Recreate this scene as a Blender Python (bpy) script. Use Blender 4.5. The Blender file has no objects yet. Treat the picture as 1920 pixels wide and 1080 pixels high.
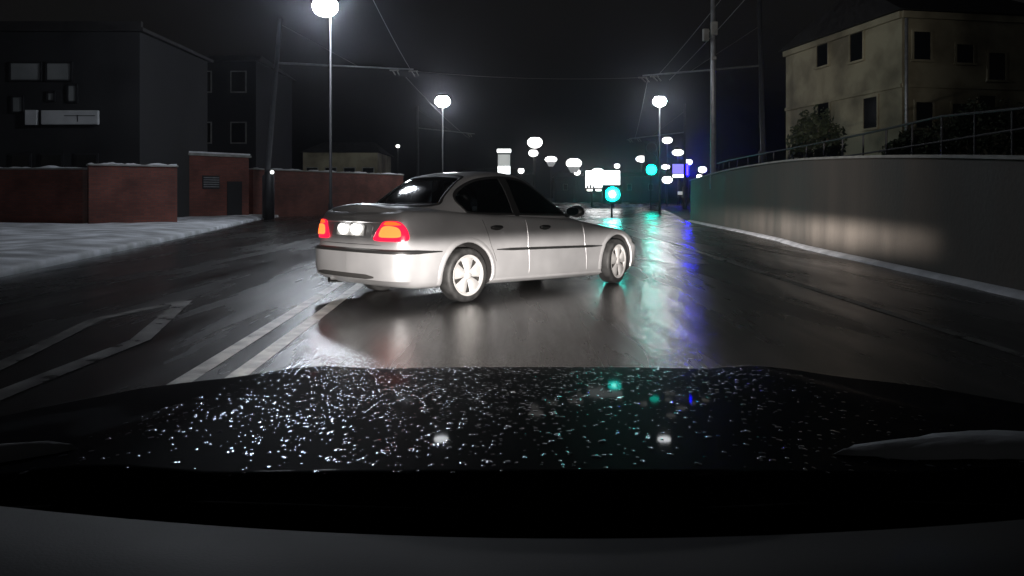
import bpy, bmesh, math, random
from mathutils import Vector, Matrix
from mathutils.bvhtree import BVHTree
random.seed(7)
R = math.radians
SC = bpy.context.scene
COL = SC.collection

# ------------------------------------------------------------------ camera
FPX, HOR, CAMZ = 1500.0, 370.0, 1.16
cam = bpy.data.cameras.new("camera")
cam.sensor_width = 36.0
cam.lens = 36.0 * FPX / 1920.0
cam.shift_y = -(540.0 - HOR) / 1920.0
cam.clip_start = 0.05
cam.clip_end = 3000
camo = bpy.data.objects.new("camera", cam)
COL.objects.link(camo)
camo.location = (0, 0, CAMZ)
camo.rotation_euler = (R(90), 0, 0)
SC.camera = camo

# ------------------------------------------------------------------ night sky
world = bpy.data.worlds.new("World")
SC.world = world
world.use_nodes = True
wn = world.node_tree
sky = wn.nodes.new('ShaderNodeTexSky')
sky.sky_type = 'NISHITA'
sky.sun_disc = False
sky.sun_elevation = R(-3.0)
sky.sun_rotation = R(200)
bg = wn.nodes['Background']
hs = wn.nodes.new('ShaderNodeHueSaturation')      # overcast winter night: hardly any colour
hs.inputs['Saturation'].default_value = .12
wn.links.new(sky.outputs[0], hs.inputs['Color'])
wn.links.new(hs.outputs[0], bg.inputs[0])
bg.inputs[1].default_value = 0.075

# ------------------------------------------------------------------ exposure
SC.view_settings.view_transform = 'Standard'
SC.view_settings.look = 'None'
SC.view_settings.exposure = 0.0
SC.view_settings.gamma = 1.0
SC.cycles.use_denoising = True
SC.cycles.max_bounces = 6
SC.cycles.sample_clamp_indirect = 6.0
SC.cycles.sample_clamp_direct = 0.0
SC.cycles.caustics_reflective = False
SC.cycles.caustics_refractive = False


# ------------------------------------------------------------------ helpers
def at(u, v, Y):
    """world point seen at photo pixel (u, v) at depth Y"""
    return Vector(((u - 960.0) * Y / FPX, Y, CAMZ + (HOR - v) * Y / FPX))


def node_mat(name, base=(.5, .5, .5), rough=.5, metal=0.0, emit=None, estr=0.0, coat=0.0, spec=None):
    m = bpy.data.materials.new(name)
    m.use_nodes = True
    b = m.node_tree.nodes['Principled BSDF']
    b.inputs['Base Color'].default_value = (*base, 1)
    b.inputs['Roughness'].default_value = rough
    b.inputs['Metallic'].default_value = metal
    b.inputs['Coat Weight'].default_value = coat
    b.inputs['Coat Roughness'].default_value = .08
    if spec is not None:
        b.inputs['Specular IOR Level'].default_value = spec
    if emit:
        b.inputs['Emission Color'].default_value = (*emit, 1)
        b.inputs['Emission Strength'].default_value = estr
    return m


def noise_mat(name, c1, c2, scale=4.0, rough=(.5, .8), bump=0.0, bscale=60.0, metal=0.0, coat=0.0, detail=6.0,
              stretch=(1, 1, 1), lo=.35, hi=.65):
    """two-tone noise colour, noise roughness, fine bump"""
    m = node_mat(name, c1, rough[0], metal, coat=coat)
    nt = m.node_tree
    b = nt.nodes['Principled BSDF']
    tc = nt.nodes.new('ShaderNodeTexCoord')
    mp = nt.nodes.new('ShaderNodeMapping')
    mp.inputs['Scale'].default_value = stretch
    nt.links.new(tc.outputs['Object'], mp.inputs[0])
    n = nt.nodes.new('ShaderNodeTexNoise')
    n.inputs['Scale'].default_value = scale
    n.inputs['Detail'].default_value = detail
    nt.links.new(mp.outputs[0], n.inputs['Vector'])
    r = nt.nodes.new('ShaderNodeValToRGB')
    r.color_ramp.elements[0].position = lo
    r.color_ramp.elements[1].position = hi
    r.color_ramp.elements[0].color = (*c1, 1)
    r.color_ramp.elements[1].color = (*c2, 1)
    nt.links.new(n.outputs[0], r.inputs[0])
    nt.links.new(r.outputs[0], b.inputs['Base Color'])
    mr = nt.nodes.new('ShaderNodeMapRange')
    mr.inputs[1].default_value = lo
    mr.inputs[2].default_value = hi
    mr.inputs[3].default_value = rough[0]
    mr.inputs[4].default_value = rough[1]
    nt.links.new(n.outputs[0], mr.inputs[0])
    nt.links.new(mr.outputs[0], b.inputs['Roughness'])
    if bump:
        n2 = nt.nodes.new('ShaderNodeTexNoise')
        n2.inputs['Scale'].default_value = bscale
        n2.inputs['Detail'].default_value = 4
        nt.links.new(tc.outputs['Object'], n2.inputs['Vector'])
        bp = nt.nodes.new('ShaderNodeBump')
        bp.inputs['Strength'].default_value = bump
        bp.inputs['Distance'].default_value = .02
        nt.links.new(n2.outputs[0], bp.inputs['Height'])
        nt.links.new(bp.outputs[0], b.inputs['Normal'])
    return m


def brick_mat(name, c1, c2, mortar):
    m = node_mat(name, c1, .85)
    nt = m.node_tree
    b = nt.nodes['Principled BSDF']
    tc = nt.nodes.new('ShaderNodeTexCoord')
    sp = nt.nodes.new('ShaderNodeSeparateXYZ')
    nt.links.new(tc.outputs['Object'], sp.inputs[0])
    ad = nt.nodes.new('ShaderNodeMath')
    ad.operation = 'ADD'
    nt.links.new(sp.outputs[0], ad.inputs[0])
    nt.links.new(sp.outputs[1], ad.inputs[1])
    cb = nt.nodes.new('ShaderNodeCombineXYZ')
    nt.links.new(ad.outputs[0], cb.inputs[0])
    nt.links.new(sp.outputs[2], cb.inputs[1])
    br = nt.nodes.new('ShaderNodeTexBrick')
    br.inputs['Scale'].default_value = 1.0
    br.inputs['Brick Width'].default_value = .26
    br.inputs['Row Height'].default_value = .085
    br.inputs['Mortar Size'].default_value = .008
    br.inputs['Color1'].default_value = (*c1, 1)
    br.inputs['Color2'].default_value = (*c2, 1)
    br.inputs['Mortar'].default_value = (*mortar, 1)
    nt.links.new(cb.outputs[0], br.inputs['Vector'])
    n = nt.nodes.new('ShaderNodeTexNoise')
    n.inputs['Scale'].default_value = .9
    n.inputs['Detail'].default_value = 5
    nt.links.new(tc.outputs['Object'], n.inputs['Vector'])
    mx = nt.nodes.new('ShaderNodeMix')
    mx.data_type = 'RGBA'
    mx.blend_type = 'MULTIPLY'
    mx.inputs[0].default_value = .7
    nt.links.new(br.outputs[0], mx.inputs[6])
    r = nt.nodes.new('ShaderNodeValToRGB')
    r.color_ramp.elements[0].position = .35
    r.color_ramp.elements[1].position = .62
    r.color_ramp.elements[0].color = (.35, .33, .33, 1)
    nt.links.new(n.outputs[0], r.inputs[0])
    nt.links.new(r.outputs[0], mx.inputs[7])
    nt.links.new(mx.outputs[2], b.inputs['Base Color'])
    return m


def tag(o, label=None, cat=None, group=None, kind=None):
    if label: o['label'] = label
    if cat: o['category'] = cat
    if group: o['group'] = group
    if kind: o['kind'] = kind
    return o


def empty(name, loc, rz=0.0):
    o = bpy.data.objects.new(name, None)
    o.empty_display_size = .3
    COL.objects.link(o)
    o.location = loc
    o.rotation_euler = (0, 0, rz)
    return o


class MB:
    """collects simple shapes into one bmesh"""

    def __init__(self):
        self.bm = bmesh.new()

    def box(self, c, s, rz=0.0, bev=0.0, rx=0.0):
        r = bmesh.ops.create_cube(self.bm, size=1.0)
        vs = r['verts']
        bmesh.ops.scale(self.bm, vec=s, verts=vs)
        if bev:
            es = list({e for v in vs for e in v.link_edges})
            rr = bmesh.ops.bevel(self.bm, geom=es, offset=bev, segments=2, affect='EDGES', profile=.5)
            vs = list({v for f in rr['faces'] for v in f.verts} | {v for v in vs if v.is_valid})
        M = Matrix.Translation(c) @ Matrix.Rotation(rz, 4, 'Z') @ Matrix.Rotation(rx, 4, 'X')
        bmesh.ops.transform(self.bm, matrix=M, verts=vs)
        return self

    def tube(self, pts, rad, n=10, cap=True):
        pts = [Vector(p) for p in pts]
        rads = rad if isinstance(rad, (list, tuple)) else [rad] * len(pts)
        rings = []
        for i, p in enumerate(pts):
            d = (pts[min(i + 1, len(pts) - 1)] - pts[max(i - 1, 0)]).normalized()
            a = d.orthogonal().normalized() if abs(d.z) > .9 else d.cross(Vector((0, 0, 1))).normalized()
            b = d.cross(a)
            rings.append([self.bm.verts.new(p + (a * math.cos(2 * math.pi * k / n) + b * math.sin(2 * math.pi * k / n)) * rads[i]) for k in range(n)])
        for i in range(len(rings) - 1):
            for k in range(n):
                self.bm.faces.new((rings[i][k], rings[i][(k + 1) % n], rings[i + 1][(k + 1) % n], rings[i + 1][k]))
        if cap:
            self.bm.faces.new(rings[0][::-1])
            self.bm.faces.new(rings[-1])
        return self

    def ball(self, c, s, seg=16):
        r = bmesh.ops.create_uvsphere(self.bm, u_segments=seg, v_segments=max(6, seg // 2), radius=1.0)
        bmesh.ops.transform(self.bm, matrix=Matrix.Translation(c) @ Matrix.Diagonal((*s, 1)), verts=r['verts'])
        return self

    def disc(self, c, rad, depth, n=24):
        """cylinder whose axis is the y axis"""
        r = bmesh.ops.create_cone(self.bm, cap_ends=True, segments=n, radius1=rad, radius2=rad, depth=depth)
        bmesh.ops.transform(self.bm, matrix=Matrix.Translation(c) @ Matrix.Rotation(R(90), 4, 'X'), verts=r['verts'])
        return self

    def lathe_y(self, prof, n=40, c=(0, 0, 0)):
        """profile of (radius, y) revolved about the y axis"""
        rings = []
        for r, y in prof:
            rings.append([self.bm.verts.new((c[0] + r * math.cos(2 * math.pi * k / n), c[1] + y, c[2] + r * math.sin(2 * math.pi * k / n))) for k in range(n)])
        for i in range(len(rings) - 1):
            for k in range(n):
                self.bm.faces.new((rings[i][k], rings[i][(k + 1) % n], rings[i + 1][(k + 1) % n], rings[i + 1][k]))
        return self

    def grid(self, rows, close=False):
        vs = [[self.bm.verts.new(p) for p in row] for row in rows]
        for i in range(len(vs) - 1):
            m = len(vs[i])
            for k in range(m if close else m - 1):
                self.bm.faces.new((vs[i][k], vs[i][(k + 1) % m], vs[i + 1][(k + 1) % m], vs[i + 1][k]))
        return vs

    def prism(self, poly, z0, z1):
        a = [self.bm.verts.new((p[0], p[1], z0)) for p in poly]
        b = [self.bm.verts.new((p[0], p[1], z1)) for p in poly]
        n = len(poly)
        self.bm.faces.new(a[::-1])
        self.bm.faces.new(b)
        for k in range(n):
            self.bm.faces.new((a[k], a[(k + 1) % n], b[(k + 1) % n], b[k]))
        return self

    def build(self, name, mat, parent=None, smooth=False, loc=None):
        bmesh.ops.recalc_face_normals(self.bm, faces=self.bm.faces)
        me = bpy.data.meshes.new(name)
        self.bm.to_mesh(me)
        self.bm.free()
        for mm in (mat if isinstance(mat, (list, tuple)) else [mat]):
            me.materials.append(mm)
        if smooth:
            for p in me.polygons: p.use_smooth = True
        o = bpy.data.objects.new(name, me)
        COL.objects.link(o)
        if parent: o.parent = parent
        if loc is not None: o.location = loc
        return o


def copy_tree(o, parent=None):
    c = o.copy()
    COL.objects.link(c)
    if parent: c.parent = parent
    for ch in list(o.children): copy_tree(ch, c)
    return c


def lerp(a, b, t): return a + (b - a) * t


def interp(xs, ys, x):
    """monotone-ish smooth interpolation (Catmull-Rom on a table)"""
    if x <= xs[0]: return ys[0]
    if x >= xs[-1]: return ys[-1]
    for i in range(len(xs) - 1):
        if xs[i] <= x <= xs[i + 1]:
            h = xs[i + 1] - xs[i]
            t = (x - xs[i]) / h
            d = (ys[i + 1] - ys[i]) / h
            m0 = d if i == 0 else ((ys[i] - ys[i - 1]) / (xs[i] - xs[i - 1]) + d) / 2
            m1 = d if i == len(xs) - 2 else ((ys[i + 2] - ys[i + 1]) / (xs[i + 2] - xs[i + 1]) + d) / 2
            if i > 0 and (ys[i] - ys[i - 1]) * d <= 0: m0 = 0
            if i < len(xs) - 2 and (ys[i + 2] - ys[i + 1]) * d <= 0: m1 = 0
            t2, t3 = t * t, t * t * t
            return (2 * t3 - 3 * t2 + 1) * ys[i] + (t3 - 2 * t2 + t) * h * m0 + (-2 * t3 + 3 * t2) * ys[i + 1] + (t3 - t2) * h * m1


def spline(pts, per=8, closed=False):
    """Catmull-Rom through 2D/3D points"""
    P = [Vector(p) for p in pts]
    n = len(P)
    out = []
    rng = n if closed else n - 1
    for i in range(rng):
        p1, p2 = P[i], P[(i + 1) % n]
        p0 = P[i - 1] if (closed or i > 0) else p1 * 2 - p2
        p3 = P[(i + 2) % n] if (closed or i + 2 < n) else p2 * 2 - p1
        for k in range(per):
            t = k / per
            out.append(.5 * ((2 * p1) + (p2 - p0) * t + (2 * p0 - 5 * p1 + 4 * p2 - p3) * t * t + (3 * p1 - p0 - 3 * p2 + p3) * t ** 3))
    if not closed: out.append(P[-1])
    return out


def sstep(a, b, x):
    t = max(0.0, min(1.0, (x - a) / (b - a)))
    return t * t * (3 - 2 * t)


# ------------------------------------------------------------------ materials
M = {}
M['ground'] = noise_mat('dark_soil', (.02, .02, .02), (.05, .05, .05), .4, (.6, .9))
M['snow'] = noise_mat('dirty_snow', (.30, .31, .32), (.74, .76, .80), 1.1, (.6, .9), .6, 9.0, detail=9)
M['snow_clean'] = noise_mat('thin_snow', (.5, .51, .54), (.75, .76, .8), 2.0, (.6, .8), .5, 30.0)
M['brick'] = brick_mat('red_brick', (.21, .062, .042), (.15, .045, .034), (.08, .07, .065))
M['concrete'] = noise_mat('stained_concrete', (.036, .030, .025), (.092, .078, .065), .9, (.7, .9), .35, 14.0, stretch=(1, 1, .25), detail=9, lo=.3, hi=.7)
M['plaster'] = noise_mat('old_plaster', (.16, .14, .09), (.38, .345, .235), .5, (.8, .95), .4, 7.0, detail=10, lo=.36, hi=.6)
M['plaster_grey'] = noise_mat('grey_plaster', (.16, .17, .17), (.24, .25, .25), .5, (.8, .95), .2, 8.0)
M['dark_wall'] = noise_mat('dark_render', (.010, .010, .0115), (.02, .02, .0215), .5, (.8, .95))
M['trim'] = noise_mat('pale_trim', (.20, .20, .185), (.32, .32, .30), 3.0, (.7, .85))
M['roof'] = noise_mat('dark_roof_tile', (.012, .011, .011), (.022, .02, .02), 3.0, (.6, .8), .4, 12.0)
M['window'] = node_mat('dark_window_glass', (.008, .009, .01), .08)
M['steel'] = noise_mat('galvanised_steel', (.30, .31, .32), (.42, .43, .44), 5.0, (.4, .55), metal=.6)
M['black_metal'] = node_mat('black_painted_metal', (.016, .016, .018), .6)
M['pole_paint'] = noise_mat('dark_grey_pole_paint', (.035, .036, .04), (.06, .062, .066), 6.0, (.5, .65))
M['wire'] = node_mat('wire_metal', (.25, .24, .24), .4, .7)
M['sign_white'] = noise_mat('pale_sign_board', (.42, .43, .44), (.55, .56, .57), 1.2, (.5, .7))
M['line_glint'] = noise_mat('worn_paint_and_glint', (.22, .22, .21), (.72, .72, .69), 5.0, (.25, .45), .25, 60.0, lo=.3, hi=.62)
M['line_worn'] = noise_mat('very_worn_road_paint', (.05, .05, .048), (.30, .30, .285), 4.0, (.25, .45), .3, 60.0, lo=.36, hi=.66)
M['leaf'] = noise_mat('dark_leaves', (.02, .03, .015), (.05, .06, .03), 3.0, (.5, .7))
M['bark'] = noise_mat('bark', (.05, .04, .03), (.09, .07, .055), 8.0, (.8, .95))


def emitter(name, col, s):
    return node_mat(name, (.8, .8, .8), .4, emit=col, estr=s)


M['lamp_cold'] = emitter('cold_white_lamp', (.84, .90, 1.0), 190.0)
M['lamp_side'] = emitter('cold_white_lamp_side', (.84, .90, 1.0), 70.0)
M['lamp_mid'] = emitter('cold_white_lamp_far', (.92, .96, 1.0), 95.0)
M['lamp_far'] = emitter('white_lamp_far', (1.0, .98, .95), 5.0)
M['lamp_skirt'] = emitter('frosted_lamp_skirt', (.95, .97, 1.0), .22)
M['lamp_dim'] = emitter('dim_white_lamp', (1.0, .95, .88), 6.0)
M['billboard'] = emitter('glowing_billboard', (.97, .99, 1.0), 5.0)
M['panel_dim'] = emitter('dim_lit_panel', (.95, 1.0, .95), .35)
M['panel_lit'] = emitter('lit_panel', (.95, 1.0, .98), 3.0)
M['green_core'] = emitter('green_signal_core', (.25, 1.0, .85), 90.0)
M['green_lens'] = emitter('green_signal_lens', (.0, .85, .72), 55.0)
M['green_far'] = emitter('green_signal_far', (.0, .85, .62), 30.0)
M['violet'] = emitter('violet_led_sign', (.002, .0008, 1.0), 170.0)
M['violet_pale'] = emitter('pale_violet_panel', (.30, .25, .92), 1.0)
M['lens_off'] = node_mat('unlit_signal_lens', (.03, .01, .01), .3)


def wet_road():
    m = node_mat('wet_asphalt', (.03, .03, .03), .3, spec=.5)
    nt = m.node_tree
    b = nt.nodes['Principled BSDF']
    tc = nt.nodes.new('ShaderNodeTexCoord')
    mp = nt.nodes.new('ShaderNodeMapping')
    mp.inputs['Scale'].default_value = (1.0, .22, 1.0)
    nt.links.new(tc.outputs['Object'], mp.inputs[0])
    n = nt.nodes.new('ShaderNodeTexNoise')
    n.inputs['Scale'].default_value = .8
    n.inputs['Detail'].default_value = 3
    n.inputs['Roughness'].default_value = .5
    nt.links.new(mp.outputs[0], n.inputs['Vector'])
    mr = nt.nodes.new('ShaderNodeMapRange')
    mr.inputs[1].default_value = .25
    mr.inputs[2].default_value = .75
    mr.inputs[3].default_value = .13
    mr.inputs[4].default_value = .33
    nt.links.new(n.outputs[0], mr.inputs[0])
    nt.links.new(mr.outputs[0], b.inputs['Roughness'])
    cr = nt.nodes.new('ShaderNodeValToRGB')
    cr.color_ramp.elements[0].position = .25
    cr.color_ramp.elements[1].position = .8
    cr.color_ramp.elements[0].color = (.020, .0195, .019, 1)
    cr.color_ramp.elements[1].color = (.044, .042, .040, 1)
    nt.links.new(n.outputs[0], cr.inputs[0])
    # tracks and water runs along the driving direction
    mp2 = nt.nodes.new('ShaderNodeMapping')
    mp2.inputs['Scale'].default_value = (2.6, .2, 1.0)
    mp2.inputs['Rotation'].default_value = (0, 0, R(2))
    nt.links.new(tc.outputs['Object'], mp2.inputs[0])
    st = nt.nodes.new('ShaderNodeTexNoise')
    st.inputs['Scale'].default_value = 1.0
    st.inputs['Detail'].default_value = 4
    st.inputs['Roughness'].default_value = .65
    nt.links.new(mp2.outputs[0], st.inputs['Vector'])
    mr2 = nt.nodes.new('ShaderNodeMapRange')
    mr2.inputs[1].default_value = .3
    mr2.inputs[2].default_value = .7
    mr2.inputs[3].default_value = -.05
    mr2.inputs[4].default_value = .09
    nt.links.new(st.outputs[0], mr2.inputs[0])
    ad = nt.nodes.new('ShaderNodeMath')
    ad.operation = 'ADD'
    nt.links.new(mr.outputs[0], ad.inputs[0])
    nt.links.new(mr2.outputs[0], ad.inputs[1])
    nt.links.new(ad.outputs[0], b.inputs['Roughness'])
    # stones of the wearing course
    vo = nt.nodes.new('ShaderNodeTexNoise')
    vo.inputs['Scale'].default_value = 70.0
    vo.inputs['Detail'].default_value = 3
    nt.links.new(tc.outputs['Object'], vo.inputs['Vector'])
    mx = nt.nodes.new('ShaderNodeMix')
    mx.data_type = 'RGBA'
    mx.blend_type = 'MULTIPLY'
    mx.inputs[0].default_value = .6
    nt.links.new(cr.outputs[0], mx.inputs[6])
    vr = nt.nodes.new('ShaderNodeValToRGB')
    vr.color_ramp.elements[0].position = .3
    vr.color_ramp.elements[1].position = .7
    vr.color_ramp.elements[0].color = (.4, .4, .4, 1)
    nt.links.new(vo.outputs[0], vr.inputs[0])
    nt.links.new(vr.outputs[0], mx.inputs[7])
    nt.links.new(mx.outputs[2], b.inputs['Base Color'])
    bp = nt.nodes.new('ShaderNodeBump')
    bp.inputs['Strength'].default_value = .22
    bp.inputs['Distance'].default_value = .012
    nt.links.new(vo.outputs[0], bp.inputs['Height'])
    nt.links.new(bp.outputs[0], b.inputs['Normal'])
    return m


M['road'] = wet_road()

# ================================================================== GROUND
g = MB()
g.grid([[(-600, y, -.012), (600, y, -.012)] for y in (-60, 900)])
tag(g.build('ground', M['ground']), kind='structure')

KERB_L = [(-5.0, -12), (-5.9, 2), (-6.45, 6), (-7.42, 11.6), (-8.03, 14.9), (-9.0, 20.5), (-11.0, 31), (-13.3, 43.5), (-16.7, 69.6), (-20, 100), (-21.5, 125)]
WALL_B = [(5.2, -4), (5.5, 5), (5.75, 8), (6.03, 11.6), (6.3, 14.75), (6.6, 18.3), (7.1, 21.75), (7.66, 28.0), (8.5, 38.7)]
kl = spline(KERB_L, 6)
wl = spline(WALL_B, 6)


def kerb_x(y):
    for a, b in zip(kl, kl[1:]):
        if a[1] <= y <= b[1]: return lerp(a[0], b[0], (y - a[1]) / (b[1] - a[1]))
    return kl[-1][0] if y > kl[-1][1] else kl[0][0]


def wall_x(y):
    for a, b in zip(wl, wl[1:]):
        if a[1] <= y <= b[1]: return lerp(a[0], b[0], (y - a[1]) / (b[1] - a[1]))
    return 8.5 + (y - 38.7) * .16 if y > 38.7 else wl[0][0]


rows = []
y = -12.0
while y <= 240:
    rows.append([(lerp(kerb_x(y), wall_x(y) + .02, k / 8.0), y, 0.0) for k in range(9)])
    y += 2.0 if y < 60 else 10.0
r_ = MB()
r_.grid(rows)
tag(r_.build('road', M['road']), kind='structure')

# left pavement under thin snow with a real kerb step
sn = MB()
rows = []
ys = [-12 + 1.0 * i for i in range(0, 138)]
random.seed(3)
for yy in ys:
    kx = kerb_x(yy)
    row = [(kx, yy, -.01), (kx - .02, yy, .11), (kx - .16, yy, .125)]
    for k in range(1, 15):
        x = kx - .16 - k * (1.0 if k < 10 else 2.0)
        row.append((x, yy, .135 + random.uniform(-.02, .035) + (.05 if k == 1 else 0) + .004 * k))
    rows.append(row)
sn.grid(rows)
tag(sn.build('snowy_pavement', M['snow'], smooth=True), kind='structure')


# painted lines
def strip(pts, w, z=.004):
    rows = []
    for i, p in enumerate(pts):
        a = Vector(pts[max(i - 1, 0)]); b = Vector(pts[min(i + 1, len(pts) - 1)])
        d = (b - a).normalized()
        n = Vector((-d.y, d.x)) * w / 2
        rows.append([(p[0] + n.x, p[1] + n.y, z), (p[0] - n.x, p[1] - n.y, z)])
    return rows


ln = MB()
ln.grid(strip([(-1.85 - .044 * y, y) for y in [-10 + 2 * i for i in range(0, 26)]], .13))
ln.grid(strip([(-1.55 - .044 * y, y) for y in [-10 + 2 * i for i in range(0, 26)]], .13))
tag(ln.build('centre_line_glint', M['line_glint']), kind='structure')  # pale bands put in for wet-road reflections, drawn as a double line
ln = MB()
ln.grid(strip([(3.62 + .02 * y, y) for y in [-4 + 2 * i for i in range(0, 20)]], .11))
tag(ln.build('road_edge_line', M['line_worn']), kind='structure')
ln = MB()
ln.grid(strip([(-3.35, 4.2), (-3.50, 5.4), (-3.72, 6.5), (-3.95, 7.6), (-3.66, 8.9)], .14))
ln.grid(strip([(-2.95, 3.8), (-3.0, 4.7), (-3.02, 6.5), (-3.66, 8.95)], .16, .0045))
tag(ln.build('road_arrow_marking', M['line_worn']), kind='structure')
for yy in (18, 27, 36, 45):
    ln = MB()
    ln.grid(strip([(-5.3 - .12 * (yy - 18), yy), (-5.55 - .12 * (yy - 18), yy + 3)], .12))
    tag(ln.build('road_lane_dash', M['line_worn']), kind='structure')

# pale snow ridges put in for light reflected across the far crossing
for nm, x0, x1, yy, hh in (('a', 3.5, 9.0, 92, .10), ('b', 9.6, 17, 104, .14), ('c', 11, 20, 122, .14), ('d', 4, 22, 150, .2)):
    s = MB()
    rows = []
    for k in range(25):
        x = lerp(x0, x1, k / 24)
        w = 1.3 * math.sin(math.pi * min(1, max(.02, k / 24))) ** .4
        h = hh * (.6 + .4 * math.sin(k * 1.7))
        rows.append([(x, yy - w, -.005), (x, yy - w * .4, h), (x, yy + w * .4, h), (x, yy + w, -.005)])
    s.grid(rows)
    tag(s.build('glint_snow_ridge', M['snow_clean'], smooth=True), kind='structure')

# ================================================================== RIGHT RETAINING WALL + EMBANKMENT
WH = [(-4, 1.35), (8.5, 1.56), (11.6, 1.73), (14.75, 1.88), (18.3, 2.01), (21.75, 2.10), (28, 2.14), (38.7, 1.95)]
w = MB()
rows = []
for p in wl:
    h = interp([a for a, _ in WH], [b for _, b in WH], p[1])
    x, y = p[0] + .12, p[1]
    rows.append([(x, y, -.01), (x + .03, y, h), (x + .33, y, h), (x + .35, y, -.01)])
w.grid(rows)
e0 = rows[-1]
w.bm.faces.new([w.bm.verts.new(v) for v in e0])
rw = empty('retaining_wall', (6.0, 11.6, 0))
tag(rw, 'long curved concrete retaining wall beside the right edge of the road', 'wall')
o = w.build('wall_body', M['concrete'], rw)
o.location = (-6.0, -11.6, 0)
cp = MB()
rows = []
for p in wl:
    h = interp([a for a, _ in WH], [b for _, b in WH], p[1])
    x, y = p[0] + .12, p[1]
    rows.append([(x - .035, y, h + .004), (x - .03, y, h + .05), (x + .36, y, h + .05), (x + .38, y, h + .004)])
cp.grid(rows)
o = cp.build('coping', M['trim'], rw)
o.location = (-6.0, -11.6, 0)

sv = MB()
rows = []
for i, p in enumerate(wl):
    j = random.uniform(-.03, .03)
    x, y = p[0] + .11, p[1]
    rows.append([(x - .15 + j, y, .001), (x - .11 + j, y, .04), (x - .04, y, .06), (x, y, .07)])
sv.grid(rows)
tag(sv.build('snow_verge', M['snow_clean'], smooth=True), kind='structure')

eb = MB()
rows = []
for p in wl:
    h = interp([a for a, _ in WH], [b for _, b in WH], p[1])
    x, y = p[0], p[1]
    rows.append([(x + .46, y, h - .12), (x + 2.0, y, 1.75), (x + 8, y, 1.8), (x + 60, y, 2.0)])
rows.append([(9.2, 41, 0), (12, 47, 1.5), (16, 58, 1.7), (70, 70, 2.0)])
eb.grid(rows)
tag(eb.build('embankment', M['ground']), kind='structure')

# fence rail on the embankment
FP = [(8.2, 12), (8.6, 16), (9.0, 20.5), (9.2, 25), (9.3, 30), (9.5, 35), (9.9, 39)]
fn = empty('railing', (9.0, 20.5, 1.75))
tag(fn, 'thin metal railing on the bank above the concrete retaining wall', 'railing')
q = MB()
q.tube([(x, y, 2.78 if y > 15 else 2.55 + .077 * (y - 12)) for x, y in FP], .028, 8)
o = q.build('top_rail', M['black_metal'], fn); o.location = (-9.0, -20.5, -1.75)
q = MB()
q.tube([(x, y, 2.28) for x, y in FP], .02, 8)
o = q.build('lower_rail', M['black_metal'], fn); o.location = (-9.0, -20.5, -1.75)
sf = spline(FP, 3)
for p in sf:
    q = MB()
    q.tube([(p[0], p[1], 1.6), (p[0], p[1], 2.76 if p[1] > 15 else 2.53 + .077 * (p[1] - 12))], .025, 8)
    o = q.build('post', M['black_metal'], fn); o.location = (-9.0, -20.5, -1.75)


# shrubs on the bank
def shrub(name, c, rx, ry, h, n, label, seed):
    rr = random.Random(seed)
    root = empty(name, c)
    tag(root, label, 'shrub', 'bare shrubs on the bank above the wall')
    lf = MB()
    for i in range(n):
        th = rr.uniform(0, 2 * math.pi)
        ph = math.acos(rr.uniform(-.15, 1))
        rad = rr.uniform(.45, 1.0) ** .6
        lump = 1 + .22 * math.sin(th * 3 + seed) * math.sin(ph * 4)
        p = Vector((rx * rad * lump * math.sin(ph) * math.cos(th), ry * rad * lump * math.sin(ph) * math.sin(th), h * .42 + h * .58 * rad * lump * math.cos(ph)))
        s = rr.uniform(.05, .12)
        a = Vector((rr.gauss(0, 1), rr.gauss(0, 1), rr.gauss(0, 1))).normalized() * s
        b = a.orthogonal().normalized() * s * .55
        lf.bm.faces.new([lf.bm.verts.new(p + v) for v in (a, b, -a, -b)])
    lf.build('foliage', M['leaf'], root)
    st = MB()
    for k in range(7):
        a = 2 * math.pi * k / 7
        st.tube([(0, 0, -.1), (rx * .25 * math.cos(a), ry * .25 * math.sin(a), h * .35), (rx * .6 * math.cos(a), ry * .6 * math.sin(a), h * .8)], [.04, .03, .01], 6)
    st.build('stem', M['bark'], root)


shrub('shrub', (11.4, 30.0, 1.75), 1.0, 1.0, 2.6, 2600, 'rounded dark shrub on the bank in front of the pale house wall', 1)
shrub('shrub', (13.5, 27.0, 1.75), .9, .9, 1.6, 1800, 'low dark shrub on the bank below the ground floor door of the house', 2)
shrub('shrub', (16.3, 27.5, 1.75), 1.9, 1.3, 2.6, 3600, 'broad dark shrub standing right of the house corner', 3)

# ================================================================== PALE HOUSE (right)
HL, HC, HR = Vector((15.75, 46.0, 0)), Vector((17.55, 36.0, 0)), Vector((26.2, 37.6, 0))
HB, HT = 1.6, 9.55
house = empty('house', (HC.x, HC.y, HB))
tag(house, 'old two-storey plastered house with dark windows above the retaining wall', 'house')


def hl(v): return Vector((v.x - HC.x, v.y - HC.y, v.z - HB))


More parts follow.
